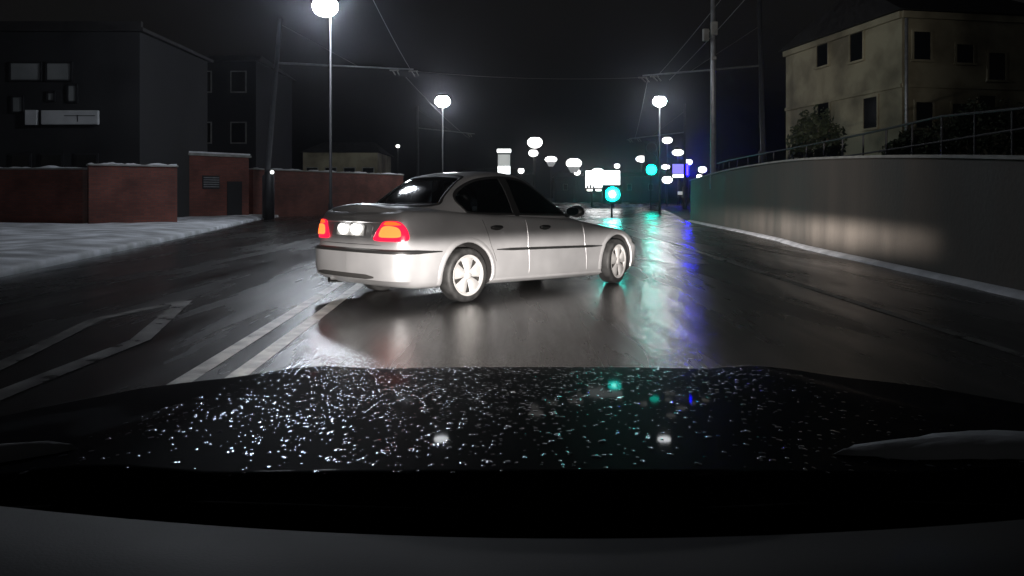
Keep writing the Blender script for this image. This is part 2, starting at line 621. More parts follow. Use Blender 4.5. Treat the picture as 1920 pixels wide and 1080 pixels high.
hb = MB()
far = HL + (HR - HC)
hb.prism([(p.x - HC.x, p.y - HC.y) for p in (HL, HC, HR, far)], 0, HT - HB)
walls = hb.build('wall', M['plaster'], house)
ro = MB()
ov = 0.35
cx, cy = (HL.x + HR.x) / 2 - HC.x, (HL.y + HR.y) / 2 - HC.y
base = [Vector((p.x - HC.x, p.y - HC.y, HT - HB + .02)) for p in (HL, HC, HR, far)]
base = [Vector((cx + (b.x - cx) * 1.07, cy + (b.y - cy) * 1.07, b.z)) for b in base]
rid = [(base[0] + base[1]) / 2 * .72 + Vector((cx, cy, 0)) * .28, (base[2] + base[3]) / 2 * .72 + Vector((cx, cy, 0)) * .28]
rid = [Vector((v.x, v.y, HT - HB + 2.6)) for v in rid]
bv = [ro.bm.verts.new(b) for b in base]
rv = [ro.bm.verts.new(b) for b in rid]
for f in ((bv[0], bv[1], rv[0]), (bv[1], bv[2], rv[1], rv[0]), (bv[2], bv[3], rv[1]), (bv[3], bv[0], rv[0], rv[1]), (bv[3], bv[2], bv[1], bv[0])):
    ro.bm.faces.new(f)
roof = ro.build('roof', M['roof'], house)
q = MB(); q.box((cx, cy, HT - HB + 2.5), (.9, .7, 1.9)); q.build('chimney', M['brick'], roof)


def on_face(A, B, u, v):
    """the point of the vertical face A-B seen at photo pixel (u, v)"""
    k = (u - 960) / FPX
    d = B - A
    t = (k * A.y - A.x) / (d.x - k * d.y)
    p = A + d * t
    return Vector((p.x, p.y, CAMZ + (HOR - v) * p.y / FPX))


def house_opening(A, B, u, v0, v1, wid, nm='window', arched=False):
    d = (B - A).normalized()
    n = Vector((d.y, -d.x, 0))
    if n.y > 0: n = -n
    c = on_face(A, B, u, (v0 + v1) / 2)
    h = (v1 - v0) * c.y / FPX
    rz = math.atan2(d.y, d.x)
    fr = MB()
    t = .10
    for sx, sz, sw, sh in ((-(wid + t) / 2, 0, t, h + 2 * t), ((wid + t) / 2, 0, t, h + 2 * t), (0, (h + t) / 2, wid, t)):
        p = hl(c) + d * sx + Vector((0, 0, sz)) + n * .03
        fr.box(p, (sw, .08, sh), rz)
    f = fr.build(nm, M['plaster'], house)
    gl = MB()
    gl.box(hl(c) + n * .012, (wid, .03, h), rz)
    gl.build('pane', M['window'], f)
    si = MB()
    si.box(hl(c) + n * .07 + Vector((0, 0, -h / 2 - .06)), (wid + .3, .16, .10), rz)
    si.build('sill', M['plaster'], f)


for u, v0, v1 in ((1543, 72, 124), (1607, 58, 114), (1545, 190, 238), (1633, 183, 240)):
    house_opening(HL, HC, u, v0, v1, 1.05)
for u, v0, v1 in ((1728, 60, 112), (1808, 84, 118), (1868, 100, 150), (1732, 192, 240), (1800, 195, 240), (1850, 180, 240)):
    house_opening(HC, HR, u, v0, v1, .85)
q = MB()
for A, B in ((HL, HC), (HC, HR)):
    d = (B - A).normalized(); n = Vector((d.y, -d.x, 0)); n = n if n.y < 0 else -n
    c = hl((A + B) / 2); L = (B - A).length
    q.box(Vector((c.x, c.y, 6.2 - HB)) + n * .04, (L, .10, .16), math.atan2(d.y, d.x))
q.build('string_course', M['plaster'], house)
q = MB()
for A, B in ((HL, HC), (HC, HR)):
    d = (B - A).normalized(); n = Vector((d.y, -d.x, 0)); n = n if n.y < 0 else -n
    c = hl((A + B) / 2); L = (B - A).length
    q.box(Vector((c.x, c.y, HT - HB - .17)) + n * .08, (L + .1, .18, .30), math.atan2(d.y, d.x))
q.build('cornice', M['plaster'], house)
q = MB()
q.tube([(.12, -.16, 0), (.12, -.16, HT - HB - .35)], .07, 10)
q.build('downpipe', M['steel'], house, smooth=True)

# ================================================================== LEFT SIDE: brick walls, gatehouse, shop
def wall_run(name, A, B, h, th, label, mat, base=0.1, cap=True, cat='wall', group=None):
    A, B = Vector((*A, base)), Vector((*B, base))
    d = (B - A); L = d.length; rz = math.atan2(d.y, d.x)
    root = empty(name, (A + B) / 2, rz)
    tag(root, label, cat, group)
    q = MB(); q.box((0, 0, h / 2 - .1), (L, th, h + .2)); q.build('wall_body', mat, root)
    q = MB(); q.box((0, 0, h + .035), (L + .08, th + .10, .06)); q.build('coping', M['trim'], root)
    q = MB()
    rows = []
    nk = max(30, int(L * 5))
    for k in range(nk + 1):
        x = -L / 2 + L * k / nk
        hh = max(.004, .035 + .05 * math.sin(k * .61 + L) * math.sin(k * .23) + random.uniform(-.025, .025))
        rows.append([(x, -th / 2 - .03, h + .067), (x, -th / 4, h + .067 + hh), (x, th / 4, h + .067 + hh), (x, th / 2 + .03, h + .067)])
    q.grid(rows)
    q.build('snow_cap', M['snow_clean'], root, smooth=True)
    return root


a = at(-60, 425, 31.5); b = at(160, 425, 31.5)
wall_run('brick_wall', (a.x, 31.5), (b.x, 31.5), 2.15, .4, 'dark old brick wall below the shop sign board', M['brick'])
a = at(165, 425, 31.2); b = at(330, 422, 33)
wall_run('brick_wall', (a.x, 31.2), (b.x, 33.0), 2.3, .45, 'red brick wall between the shop and the brick gatehouse', M['brick'])
a = at(470, 410, 46); b = at(752, 400, 58)
lw = wall_run('brick_wall', (a.x, 46), (b.x, 58), 2.65, .4, 'long red brick wall with a snowy top behind the silver car', M['brick'])

# brick gatehouse with a small vent
A = at(332, 412, 41); B = at(455, 412, 44)
gh = empty('gatehouse', ((A.x + B.x) / 2, 43, .1))
tag(gh, 'square red brick gatehouse with a small dark vent and a snow-edged flat roof', 'gatehouse')
d = Vector((B.x - A.x, B.y - A.y, 0)); rz = math.atan2(d.y, d.x); L = d.length
gh.rotation_euler = (0, 0, rz)
q = MB(); q.box((0, 1.0, 1.6), (L, 2.6, 3.3)); q.build('wall', M['brick'], gh)
q = MB(); q.box((0, 1.0, 3.31), (L + .2, 2.8, .12)); q.build('roof', M['trim'], gh)
q = MB(); q.box((0, 1.0, 3.42), (L + .15, 2.7, .09), bev=.03); q.build('snow_cap', M['snow_clean'], gh)
q = MB()
for k in range(5): q.box((-.4, -.34, 1.62 + k * .12), (.9, .05, .05), rx=R(-30))
v_ = q.build('vent', M['steel'], gh)
q = MB(); q.box((-.4, -.31, 1.86), (1.0, .03, .72)); q.build('vent_opening', M['black_metal'], v_)
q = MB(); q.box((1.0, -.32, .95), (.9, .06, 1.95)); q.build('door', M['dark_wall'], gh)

# shop building
SY = 36.0
sx0, sx1 = at(-120, 0, SY).x, at(262, 0, SY).x
shop = empty('shop', ((sx0 + sx1) / 2, SY, .1))
tag(shop, 'dark shop building with a long pale sign board over its front', 'building')
Lw = sx1 - sx0
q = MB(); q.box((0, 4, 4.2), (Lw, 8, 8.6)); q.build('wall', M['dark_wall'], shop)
q = MB(); q.box((0, 4, 8.58), (Lw + .5, 8.5, .16)); q.box((0, -.1, 8.8), (Lw + .3, .2, .3)); q.build('roof', M['roof'], shop)


def sx(u): return at(u, 0, SY).x - shop.location.x
def sz(v): return at(0, v, SY - .2).z - .1


q = MB(); q.box(((sx(52) + sx(73)) / 2, -.12, sz(220)), (sx(73) - sx(52), .16, .66)); q.box(((sx(81) + sx(188)) / 2, -.12, sz(220)), (sx(188) - sx(81), .16, .64), bev=.04)
sg = q.build('sign_board', M['sign_white'], shop)
q = MB(); q.box(((sx(125) + sx(183)) / 2, -.209, sz(217)), (sx(183) - sx(125), .012, .03)); q.box((sx(150), -.209, sz(222)), (.03, .012, .3))
q.build('board_joint', M['dark_wall'], sg)
for u0, u1, v0, v1, nm in ((20, 78, 116, 150, 'window'), (88, 135, 116, 150, 'window'), (90, 103, 172, 188, 'window'), (128, 145, 158, 190, 'window'), (24, 44, 180, 210, 'window')):
    cxx, czz = (sx(u0) + sx(u1)) / 2, (sz(v0) + sz(v1)) / 2
    ww, hh = sx(u1) - sx(u0), sz(v0) - sz(v1)
    q = MB()
    for bx, bz, bw, bh in ((-ww / 2, 0, .08, hh + .08), (ww / 2, 0, .08, hh + .08), (0, hh / 2, ww, .08), (0, -hh / 2, ww, .08)):
        q.box((cxx + bx, -.04, czz + bz), (bw, .08, bh))
    f = q.build(nm, M['black_metal'], shop)
    q = MB(); q.box((cxx, -.015, czz), (ww - .04, .04, hh - .04)); q.build('blind', M['plaster_grey'], f)
for u0, u1 in ((20, 60), (75, 120), (140, 185)):
    q = MB(); q.box(((sx(u0) + sx(u1)) / 2, -.03, 1.75), (sx(u1) - sx(u0), .07, 2.6)); f = q.build('shop_window', M['black_metal'], shop)
    q = MB(); q.box(((sx(u0) + sx(u1)) / 2, -.075, 1.75), (sx(u1) - sx(u0) - .2, .03, 2.4)); q.build('pane', M['window'], f)

# second dark building behind the gatehouse
def dark_building(x0, x1, Y, h, dep, label, rows, cols, mat, roofh=1.2):
    b = empty('dark_building', ((x0 + x1) / 2, Y, 0))
    tag(b, label, 'building')
    L = x1 - x0
    q = MB(); q.box((0, dep / 2, h / 2), (L, dep, h)); q.build('wall', mat, b)
    q = MB()
    rr_ = [(-L / 2 - .3, -.3), (L / 2 + .3, -.3), (L / 2 + .3, dep + .3), (-L / 2 - .3, dep + .3)]
    v = [q.bm.verts.new((x, y, h + .01)) for x, y in rr_]
    t = [q.bm.verts.new((-L / 2 + 1, dep / 2, h + roofh)), q.bm.verts.new((L / 2 - 1, dep / 2, h + roofh))]
    for f in ((v[0], v[1], t[1], t[0]), (v[2], v[3], t[0], t[1]), (v[1], v[2], t[1]), (v[3], v[0], t[0]), (v[3], v[2], v[1], v[0])): q.bm.faces.new(f)
    q.build('roof', M['roof'], b)
    for i in range(rows):
        for j in range(cols):
            xx = -L / 2 + L * (j + .5) / cols; zz = h * (i + .6) / rows
            q = MB(); q.box((xx, -.03, zz), (1.1, .08, 1.5)); f = q.build('window', M['trim'], b)
            q = MB(); q.box((xx, -.075, zz), (.94, .03, 1.34)); q.build('pane', M['window'], f)
    return b


a, b = at(285, 0, 55).x, at(480, 0, 55).x
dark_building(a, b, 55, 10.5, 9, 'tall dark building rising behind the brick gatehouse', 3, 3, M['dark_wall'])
a, b = at(568, 0, 72).x, at(708, 0, 72).x
dark_building(a, b, 72, 5.2, 8, 'low dark house behind the long brick wall', 1, 4, M['plaster'])
a, b = at(860, 0, 150).x, at(1000, 0, 150).x
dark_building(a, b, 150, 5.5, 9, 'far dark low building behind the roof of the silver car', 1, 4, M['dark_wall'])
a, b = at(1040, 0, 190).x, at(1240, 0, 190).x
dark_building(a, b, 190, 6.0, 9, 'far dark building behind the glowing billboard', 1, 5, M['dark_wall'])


# ================================================================== STREET LAMPS
def street_lamp(base, H, head, lens_mat, label, group, s=1.0, pole_mat=None, skirt=False, asp=(1, 1), arm=1.4, armdir=(1, 0), tilt=0.0, pole_r=.09, name='street_lamp'):
    """pole from base, short arm, luminaire head whose bowl centre sits at `head`"""
    base = Vector(base); head = Vector(head)
    root = empty(name, base)
    tag(root, label, 'street lamp', group)
    h = head - base
    q = MB()
    q.tube([(0, 0, -.05), (0, 0, .9), (0, 0, .95), (h.x * .0, h.y * .0, h.z + .25 * s)], [pole_r * 1.5, pole_r * 1.5, pole_r, pole_r * .65], 12)
    q.build('pole', pole_mat or M['pole_paint'], root, smooth=True)
    if abs(h.x) + abs(h.y) > .05:
        q = MB()
        q.tube([(0, 0, h.z + .10 * s), (h.x * .5, h.y * .5, h.z + .28 * s), (h.x, h.y, h.z + .26 * s)], pole_r * .5, 8)
        q.build('arm', M['steel'], root, smooth=True)
    q = MB()
    q.ball((h.x, h.y, h.z + .25 * s), (.24 * s, .24 * s, .09 * s), 20)
    hd = q.build('lamp_head', M['black_metal'], root, smooth=True)
    q = MB()
    q.ball((h.x, h.y, h.z), (.36 * s * asp[0], .36 * s * asp[0], .29 * s * asp[1]), 28)
    q.build('lamp_bowl', lens_mat, hd, smooth=True)
    if skirt:
        q = MB()
        q.tube([(h.x, h.y, h.z + .02 * s), (h.x, h.y, h.z - .28 * s), (h.x, h.y, h.z - .50 * s)], [.34 * s, .30 * s, .16 * s], 18)
        q.build('lamp_skirt', M['lamp_skirt'], hd, smooth=True)
    return root


G1 = 'street lamps along the road'
def lamp_at(u, v, Y, mat, label, s, dx=0.0, group=G1, ground=0.0, skirt=False, pole=None, asp=(1, 1)):
    p = at(u, v, Y)
    return street_lamp((p.x + dx, p.y + .02, ground), p.z, p, mat, label, group, s, pole_r=.06, skirt=skirt, pole_mat=pole, asp=asp)


lamp_at(610, 12, 31, M['lamp_cold'], 'nearest tall street lamp, blue-white, above the long brick wall', 1.35, .2, pole=M['black_metal'])
lamp_at(830, 190, 56, M['lamp_mid'], 'white street lamp straight above the rear window of the silver car', 1.45, .0, pole=M['black_metal'])
lamp_at(1237, 190, 58, M['lamp_mid'], 'white street lamp right of the road, above the purple sign', 1.35, .0, pole=M['black_metal'])
# lamp hung on a span wire over the oncoming lane; the car's rear window mirrors it
sl = empty('suspended_street_lamp', (-5.9, 19.2, 8.0))
tag(sl, 'suspended street lamp over the oncoming lane, mirrored in the rear window of the silver car', 'street lamp')
q = MB(); q.ball((0, 0, .36), (.30, .30, .14), 20); q.tube([(0, 0, .4), (0, 0, .95)], .02, 8)
hd = q.build('lamp_head', M['black_metal'], sl, smooth=True)
q = MB(); q.ball((0, 0, 0), (.46, .46, .36), 20); q.build('lamp_bowl', M['lamp_side'], hd, smooth=True)
q = MB(); q.tube([(-18, 0, 1.9), (-9, 0, 1.25), (0, 0, .95), (9, 0, 1.2), (21, 0, 1.9)], .012, 6); q.build('span_wire', M['wire'], sl)
for xx in (-18, 21):
    q = MB(); q.tube([(xx, 0, -8), (xx, 0, 2.2)], [.14, .09], 10); q.build('pole', M['pole_paint'], sl, smooth=True)

far = [
    (1003, 267, 90, 1.9, 'upper of two stacked white lamps just right of the lit pylon'),
    (1000, 287, 118, 2.0, 'lower of two stacked white lamps just right of the lit pylon'),
    (1033, 299, 140, 2.2, 'white lamp between the stacked pair and the glowing billboard'),
    (1076, 306, 150, 3.2, 'large white lamp close to the upper left corner of the glowing billboard'),
    (1082, 323, 180, 2.2, 'small white lamp touching the left edge of the glowing billboard'),
    (977, 320, 110, 1.2, 'low white lamp at the foot of the lit pylon'),
    (1157, 311, 170, 1.6, 'small white lamp over the right corner of the glowing billboard'),
    (1203, 298, 130, 2.0, 'white lamp beside the higher green signal'),
    (1251, 263, 95, 1.5, 'highest of the white lamps stepping down right of the road'),
    (1271, 286, 120, 1.9, 'second highest of the white lamps stepping down right of the road'),
    (1291, 304, 160, 2.2, 'white lamp above the right end of the purple sign'),
    (1248, 313, 150, 1.7, 'white lamp directly left of the purple sign'),
    (1251, 337, 120, 2.0, 'low white lamp below and left of the purple sign'),
]
for u, v, Y, s, lab in far:
    lamp_at(u, v, Y, M['lamp_far'], lab, s * 1.12, 0.0, 'far street lamps in the distance', skirt=(u in (1033, 1076)), asp=(random.uniform(.85, 1.2), random.uniform(.75, 1.05)))
lamp_at(1317, 318, 120, M['lamp_dim'], 'dim lamp above the left end of the retaining wall', 1.7, 0, 'far street lamps in the distance')
lamp_at(1311, 331, 140, M['lamp_dim'], 'dim low lamp nearest the left end of the retaining wall', 1.3, 0, 'far street lamps in the distance')
lamp_at(746, 274, 90, M['lamp_dim'], 'tiny pale lamp far behind the long brick wall', .6, 0, 'far street lamps in the distance')


# ================================================================== TROLLEY POLES, ARMS, WIRES
def trolley_pole(base, top, arm_z, arm_end, label, hangers):
    root = empty('trolley_pole', base)
    tag(root, label, 'pole', 'trolley wire poles')
    b = Vector(base); t = Vector(top) - b
    q = MB(); q.tube([(0, 0, -.05), (0, 0, 2.2), (0.02, 0, 2.25), tuple(t)], [.22, .22, .14, .11], 12); q.build('mast', M['pole_paint'], root, smooth=True)
    k = (arm_z - b.z) / t.z
    s = t * k
    e = Vector(arm_end) - b
    q = MB(); q.tube([tuple(s), tuple(e)], [.055, .04], 8); arm = q.build('arm', M['steel'], root, smooth=True)
    q = MB(); q.tube([tuple(t * min(.97, k + .2)), tuple(s + (e - s) * .6)], .014, 6); q.build('stay', M['wire'], root)
    for hx in hangers:
        c = s + (e - s) * hx
        q = MB()
        q.box((c.x, c.y, c.z - .10), (.5, .10, .07), bev=.02)
        q.tube([(c.x + .15, c.y, c.z - .1), (c.x + .3, c.y - .3, c.z - .38)], .035, 6)
        q.tube([(c.x - .1, c.y, c.z - .1), (c.x + .1, c.y - .3, c.z - .38)], .035, 6)
        q.build('insulator', M['trim'], root)
    return root


p0 = at(500, 411, 42); t0 = at(526, 34, 42); e0 = at(775, 130, 42)
trolley_pole((p0.x, 42, .1), t0, at(518, 118, 42).z, e0, 'tall leaning trolley pole with a long arm beside the nearest street lamp', (.86, 1.0))
e = at(890, 251, 78)
pb = at(783, 395, 78)
trolley_pole((pb.x, 78, .1), (pb.x, 78, at(783, 200, 78).z), at(783, 240, 78).z, e, 'smaller trolley pole with an arm crossing below the middle lamp', (.9,))
pb = at(1430, 300, 44); e1 = at(1205, 142, 44)
trolley_pole((pb.x, 44, 1.5), (pb.x - .2, 44, 12.4), at(1430, 123, 44).z, e1, 'trolley pole behind the retaining wall reaching its arm over the road', (.9, 1.0))
pb = at(1284, 395, 78); e = at(1180, 260, 78)
trolley_pole((pb.x, 78, 0), (pb.x, 78, at(1284, 194, 78).z), at(1284, 248, 78).z, e, 'far trolley pole right of the road above the purple sign', (.85, 1.0))

WIRES = [
    ([(e0.x - .4, 42, e0.z - .4), at(880, 252, 78) - Vector((0, 0, .4))], 'thin trolley wire between the two left trolley poles'),
    ([(e0.x, 42, e0.z - .1), (e1.x, 44, e1.z - .1)], 'thin span wire joining the left and right trolley arms'),
    ([at(1215, 146, 44), at(1190, 262, 78)], 'thin trolley wire between the two right trolley poles'),
    ([at(1232, 143, 43.9), (6.6, 16, 8.3), (6.0, 4, 8.2)], 'left one of two trolley wires rising right towards the near pole'),
    ([at(1255, 150, 43.9), (7.3, 16, 8.2), (6.7, 4, 8.1)], 'right one of two trolley wires rising right towards the near pole'),
    ([(e0.x + .1, 41.9, e0.z - .4), (-4.2, 20, 7.6), (-3.8, 2, 7.6)], 'thin trolley wire over the oncoming lane'),
]
for pts, lab in WIRES:
    q = MB()
    P = [Vector(p) for p in pts]
    out = []
    for a, b in zip(P, P[1:]):
        for k in range(9):
            t = k / 8
            v = a.lerp(b, t); v.z -= .35 * 4 * t * (1 - t) * (.5 if len(P) > 2 else .6)
            if not out or (v - out[-1]).length > .01: out.append(v)
    q.tube(out, .011, 6)
    tag(q.build('trolley_wire', M['wire']), lab, 'wire', 'trolley wires')

# near pole with two small boxes behind the retaining wall
p = at(1337, 320, 33)
np_ = empty('utility_pole', (p.x, 33, 1.5))
tag(np_, 'pale round pole with two small hanging boxes behind the retaining wall', 'pole')
q = MB(); q.tube([(0, 0, 0), (0, 0, 9.6)], [.13, .09], 12); q.build('mast', M['steel'], np_, smooth=True)
q = MB(); q.box((0, -.15, at(0, 55, 33).z - 1.5), (.28, .2, .56), bev=.03); q.build('box', M['trim'], np_)
q = MB(); q.box((-.34, -.15, at(0, 67, 33).z - 1.5), (.24, .2, .5), .15, bev=.03); q.tube([(-.34, -.15, at(0, 60, 33).z - 1.5), (0, 0, at(0, 58, 33).z - 1.5)], .03, 6); q.build('box', M['trim'], np_)
q = MB(); q.box((0, -.12, at(0, 110, 33).z - 1.5), (.2, .12, .14), bev=.02); q.build('clamp', M['trim'], np_)

# dark bollard-like post at the kerb with a white disc, its shine put in as emission
p = at(505, 412, 40)
po = empty('kerb_post', (p.x, 40, .1))
tag(po, 'dark thick post on the snowy pavement with a small glowing white disc near its top', 'post')
q = MB(); q.tube([(0, 0, -.05), (0, 0, 2.3), (0, 0, 2.42)], [.26, .24, .15], 14); q.build('column', M['black_metal'], po, smooth=True)
q = MB(); q.disc((.2, -.2, at(0, 323, 40).z - .1), .09, .05, 14); q.build('glowing_disc', M['panel_lit'], po)


# ================================================================== SIGNALS, BILLBOARD, LIT SIGNS
def signal(base, zs, lens_r, mats, label, pole_top):
    root = empty('traffic_signal', base)
    tag(root, label, 'traffic light', 'green traffic signals')
    q = MB(); q.tube([(0, .25, -.02 - base[2]), (0, .25, pole_top)], .06, 10); q.build('pole', M['black_metal'], root, smooth=True)
    z0, z1 = min(zs) - lens_r * 1.35, max(zs) + lens_r * 1.35
    q = MB(); q.box((0, .12, (z0 + z1) / 2), (lens_r * 2.7, .24, z1 - z0), bev=.03); q.build('housing', M['black_metal'], root)
    for z, (mo, mc) in zip(zs, mats):
        q = MB(); q.disc((0, -.02, z), lens_r, .05, 28); l = q.build('lens', mo, root)
        if mc:
            q = MB(); q.ball((0, -.06, z), (lens_r * .42, .04, lens_r * .42), 16); q.build('bulb', mc, l, smooth=True)
        q = MB()
        rows = []
        for k in range(17):
            a = R(-40 + 260 * k / 16)
            rows.append([(lens_r * 1.06 * math.cos(a), -.0, z + lens_r * 1.06 * math.sin(a)), (lens_r * 1.06 * math.cos(a), -.30, z + lens_r * 1.06 * math.sin(a) - .02)])
        q.grid(rows)
        q.build('visor', M['black_metal'], root)
    return root


p = at(1148, 364, 46)
signal((p.x, 46, 0), (p.z,), .40, ((M['green_lens'], M['green_core']),), 'low bright green signal directly below the glowing billboard', p.z + .3)
p = at(1221, 318, 70)
signal((p.x, 70, 0), (p.z, p.z + .95, p.z + 1.9), .44, ((M['green_far'], None), (M['lens_off'], None), (M['lens_off'], None)), 'higher green signal left of the purple sign', p.z + 2.4)

# billboard
a, b = at(1096, 0, 90), at(1164, 0, 90)
bb = empty('billboard', ((a.x + b.x) / 2, 90, 0))
tag(bb, 'overexposed glowing white billboard above the low green signal', 'billboard')
W = b.x - a.x; z0, z1 = at(0, 354, 90).z, at(0, 319, 90).z
q = MB(); q.box((0, 0, (z0 + z1) / 2), (W, .25, z1 - z0), bev=.08); q.build('frame', M['black_metal'], bb)
q = MB(); q.box((0, -.14, (z0 + z1) / 2 + .02), (W - .25, .06, z1 - z0 - .2), bev=.02); q.ball((-W * .14, -.12, z1 - .06), (W * .16, .10, .26), 16)
q.build('lit_panel', M['billboard'], bb, smooth=False)
q = MB()
for k in range(7): q.box((-W * .42 + k * W * .085, -.18, z0 + .22 + .05 * math.sin(k * 2.2)), (W * .06, .05, .26 + .12 * math.sin(k * 1.3)), bev=.02)
q.build('poster_band', M['plaster_grey'], bb)
for xx in (-W * .3, W * .3):
    q = MB(); q.tube([(xx, .05, 0), (xx, .05, z0)], .1, 10); q.build('leg', M['black_metal'], bb)
q = MB()
for k in range(4): q.box((-W * .36 + k * W * .24, -.1, z0 - .15), (W * .14, .3, .16), bev=.04)
q.build('floodlight', M['lamp_dim'], bb)

# lit pylon behind the car roof
p = at(945, 303, 75)
py = empty('lit_pylon', (p.x, 75, 0))
tag(py, 'tall lit advertising pylon with a bright cap, right above the silver car roof', 'pylon')
zt = at(0, 279, 75).z
q = MB(); q.box((0, 0, zt / 2), (1.25, .5, zt), bev=.05); q.build('column', M['plaster_grey'], py)
q = MB(); q.box((0, -.02, at(0, 283, 75).z), (1.32, .6, .34), bev=.06); q.build('lit_cap', M['panel_lit'], py)
q = MB(); q.box((0, -.26, at(0, 300, 75).z), (1.1, .05, 1.0)); q.build('poster_panel', M['panel_dim'], py)
q = MB(); q.box((0, -.27, at(0, 319, 75).z), (1.15, .06, .75), bev=.02); q.build('lit_panel', M['panel_lit'], py)

# violet sign
a, b = at(1259, 0, 110), at(1291, 0, 110)
vs = empty('neon_sign', ((a.x + b.x) / 2, 110, 0))
tag(vs, 'purple glowing sign with a white lower panel at the end of the road', 'sign')
W = b.x - a.x; zc = at(0, 320, 110).z
q = MB(); q.tube([(0, .3, 0), (0, .3, zc)], .12, 10); q.build('pole', M['black_metal'], vs)
q = MB(); q.box((0, .1, zc), (W + .1, .3, 2.1), bev=.05); q.build('frame', M['black_metal'], vs)
q = MB(); q.box((-W * .12, -.08, zc + .25), (W * .66, .08, 1.3), bev=.03); q.build('pale_panel', M['violet_pale'], vs)
q = MB(); q.box((W * .36, -.08, zc + .1), (W * .24, .1, 1.5), bev=.03); q.build('violet_panel', M['violet'], vs)
q = MB(); q.box((-W * .08, -.08, zc - .72), (W * .7, .08, .42), bev=.03); q.build('white_panel', M['panel_lit'], vs)

# pale low car-park sign by the wall end
p = at(1278, 362, 100)
ks = empty('low_sign', (p.x, 100, 0))
tag(ks, 'small pale low sign beside the far left end of the retaining wall', 'sign')
q = MB(); q.box((0, 0, p.z), (1.0, .08, .42), bev=.03); q.build('board', M['panel_dim'], ks)
q = MB(); q.tube([(-.3, .06, 0), (-.3, .06, p.z)], .04, 8); q.tube([(.3, .06, 0), (.3, .06, p.z)], .04, 8); q.build('legs', M['black_metal'], ks)

# ================================================================== SILVER CAR
def metallic_paint():
    m = noise_mat('silver_paint', (.50, .50, .51), (.60, .60, .61), 2.2, (.34, .44), metal=.55, coat=.35, detail=4)
    nt = m.node_tree
    b = nt.nodes['Principled BSDF']
    tc = nt.nodes.new('ShaderNodeTexCoord')
    n = nt.nodes.new('ShaderNodeTexNoise')          # road-salt film and drops
    n.inputs['Scale'].default_value = 90
    n.inputs['Detail'].default_value = 3
    nt.links.new(tc.outputs['Object'], n.inputs['Vector'])
    bp = nt.nodes.new('ShaderNodeBump')
    bp.inputs['Strength'].default_value = .10
    bp.inputs['Distance'].default_value = .004
    nt.links.new(n.outputs[0], bp.inputs['Height'])
    nt.links.new(bp.outputs[0], b.inputs['Normal'])
    return m


M['paint'] = metallic_paint()
M['black_trim'] = node_mat('black_plastic_trim', (.018, .018, .018), .5)
M['grey_trim'] = node_mat('dark_grey_trim', (.035, .034, .033), .55)
def side_glass():
    m = node_mat('tinted_car_glass', (.01, .01, .01), .05)
    nt = m.node_tree
    outn = nt.nodes['Material Output']
    tr = nt.nodes.new('ShaderNodeBsdfTransparent'); tr.inputs[0].default_value = (.60, .65, .65, 1)
    gl = nt.nodes.new('ShaderNodeBsdfGlossy'); gl.inputs['Roughness'].default_value = .06
    gl.inputs[0].default_value = (.9, .9, .9, 1)
    fr = nt.nodes.new('ShaderNodeFresnel'); fr.inputs[0].default_value = 1.6
    mx = nt.nodes.new('ShaderNodeMixShader')
    nt.links.new(fr.outputs[0], mx.inputs[0]); nt.links.new(tr.outputs[0], mx.inputs[1]); nt.links.new(gl.outputs[0], mx.inputs[2])
    nt.links.new(mx.outputs[0], outn.inputs[0])
    return m


M['side_glass'] = side_glass()
M['lining'] = node_mat('dark_cabin_lining', (.03, .03, .032), .9)
M['car_glass'] = node_mat('dark_car_glass', (.006, .008, .009), .04, spec=.6, coat=.3)
M['tyre'] = noise_mat('wet_tyre', (.015, .015, .015), (.03, .03, .03), 12, (.5, .7))
M['alloy'] = noise_mat('bright_alloy', (.62, .61, .60), (.74, .73, .72), 8, (.30, .42), metal=.45)
M['brake'] = node_mat('brake_metal', (.10, .095, .09), .5, .7)
M['tail_red'] = node_mat('red_tail_lens', (.5, .01, .02), .15, emit=(1.0, .012, .055), estr=1.5)
M['tail_hot'] = node_mat('lit_tail_bulb', (.8, .3, .1), .2, emit=(1.0, .16, .03), estr=2.6)
M['tail_orange'] = node_mat('orange_tail_lens', (.6, .15, .02), .2, emit=(1.0, .13, .02), estr=1.4)
M['plate'] = node_mat('number_plate_white', (.85, .85, .83), .35)
M['plate_lamp_glare'] = emitter('number_plate_lamp_glare', (1.0, .97, .93), 9.0)
M['well'] = node_mat('dark_wheel_well', (.012, .011, .011), .8)
M['chrome'] = node_mat('chrome', (.7, .7, .7), .15, 1.0)
M['seat'] = node_mat('dark_seat_fabric', (.22, .22, .23), .8)

CAR_LOC, CAR_TH = (-1.095, 9.44, 0.0), 0.776
car = empty('silver_sedan', CAR_LOC, math.pi / 2 - CAR_TH)
tag(car, 'silver four-door sedan with lit tail lights turning across the wet road', 'car')

# plan outline (right half: y<0), from the rear centre to the nose
OUT = spline([(-.985, 0), (-.975, -.30), (-.945, -.61), (-.86, -.775), (-.64, -.835), (-.2, -.855), (.4, -.868), (1.3, -.872), (2.1, -.868),
              (2.75, -.855), (3.08, -.80), (3.28, -.70), (3.41, -.50), (3.46, -.25), (3.475, 0)], 9)
HALF = [(p.x, p.y) for p in OUT]
SH_X = [-1.0, -.8, -.4, .2, .8, 1.4, 1.95, 2.4, 2.9, 3.2, 3.48]
SH_Z = [1.0, 1.02, 1.02, .995, .975, .955, .925, .865, .80, .735, .66]


def shoulder(x): return interp(SH_X, SH_Z, x)


def endness(x): return sstep(-.62, -.90, x) if x < 0 else sstep(2.95, 3.35, x)


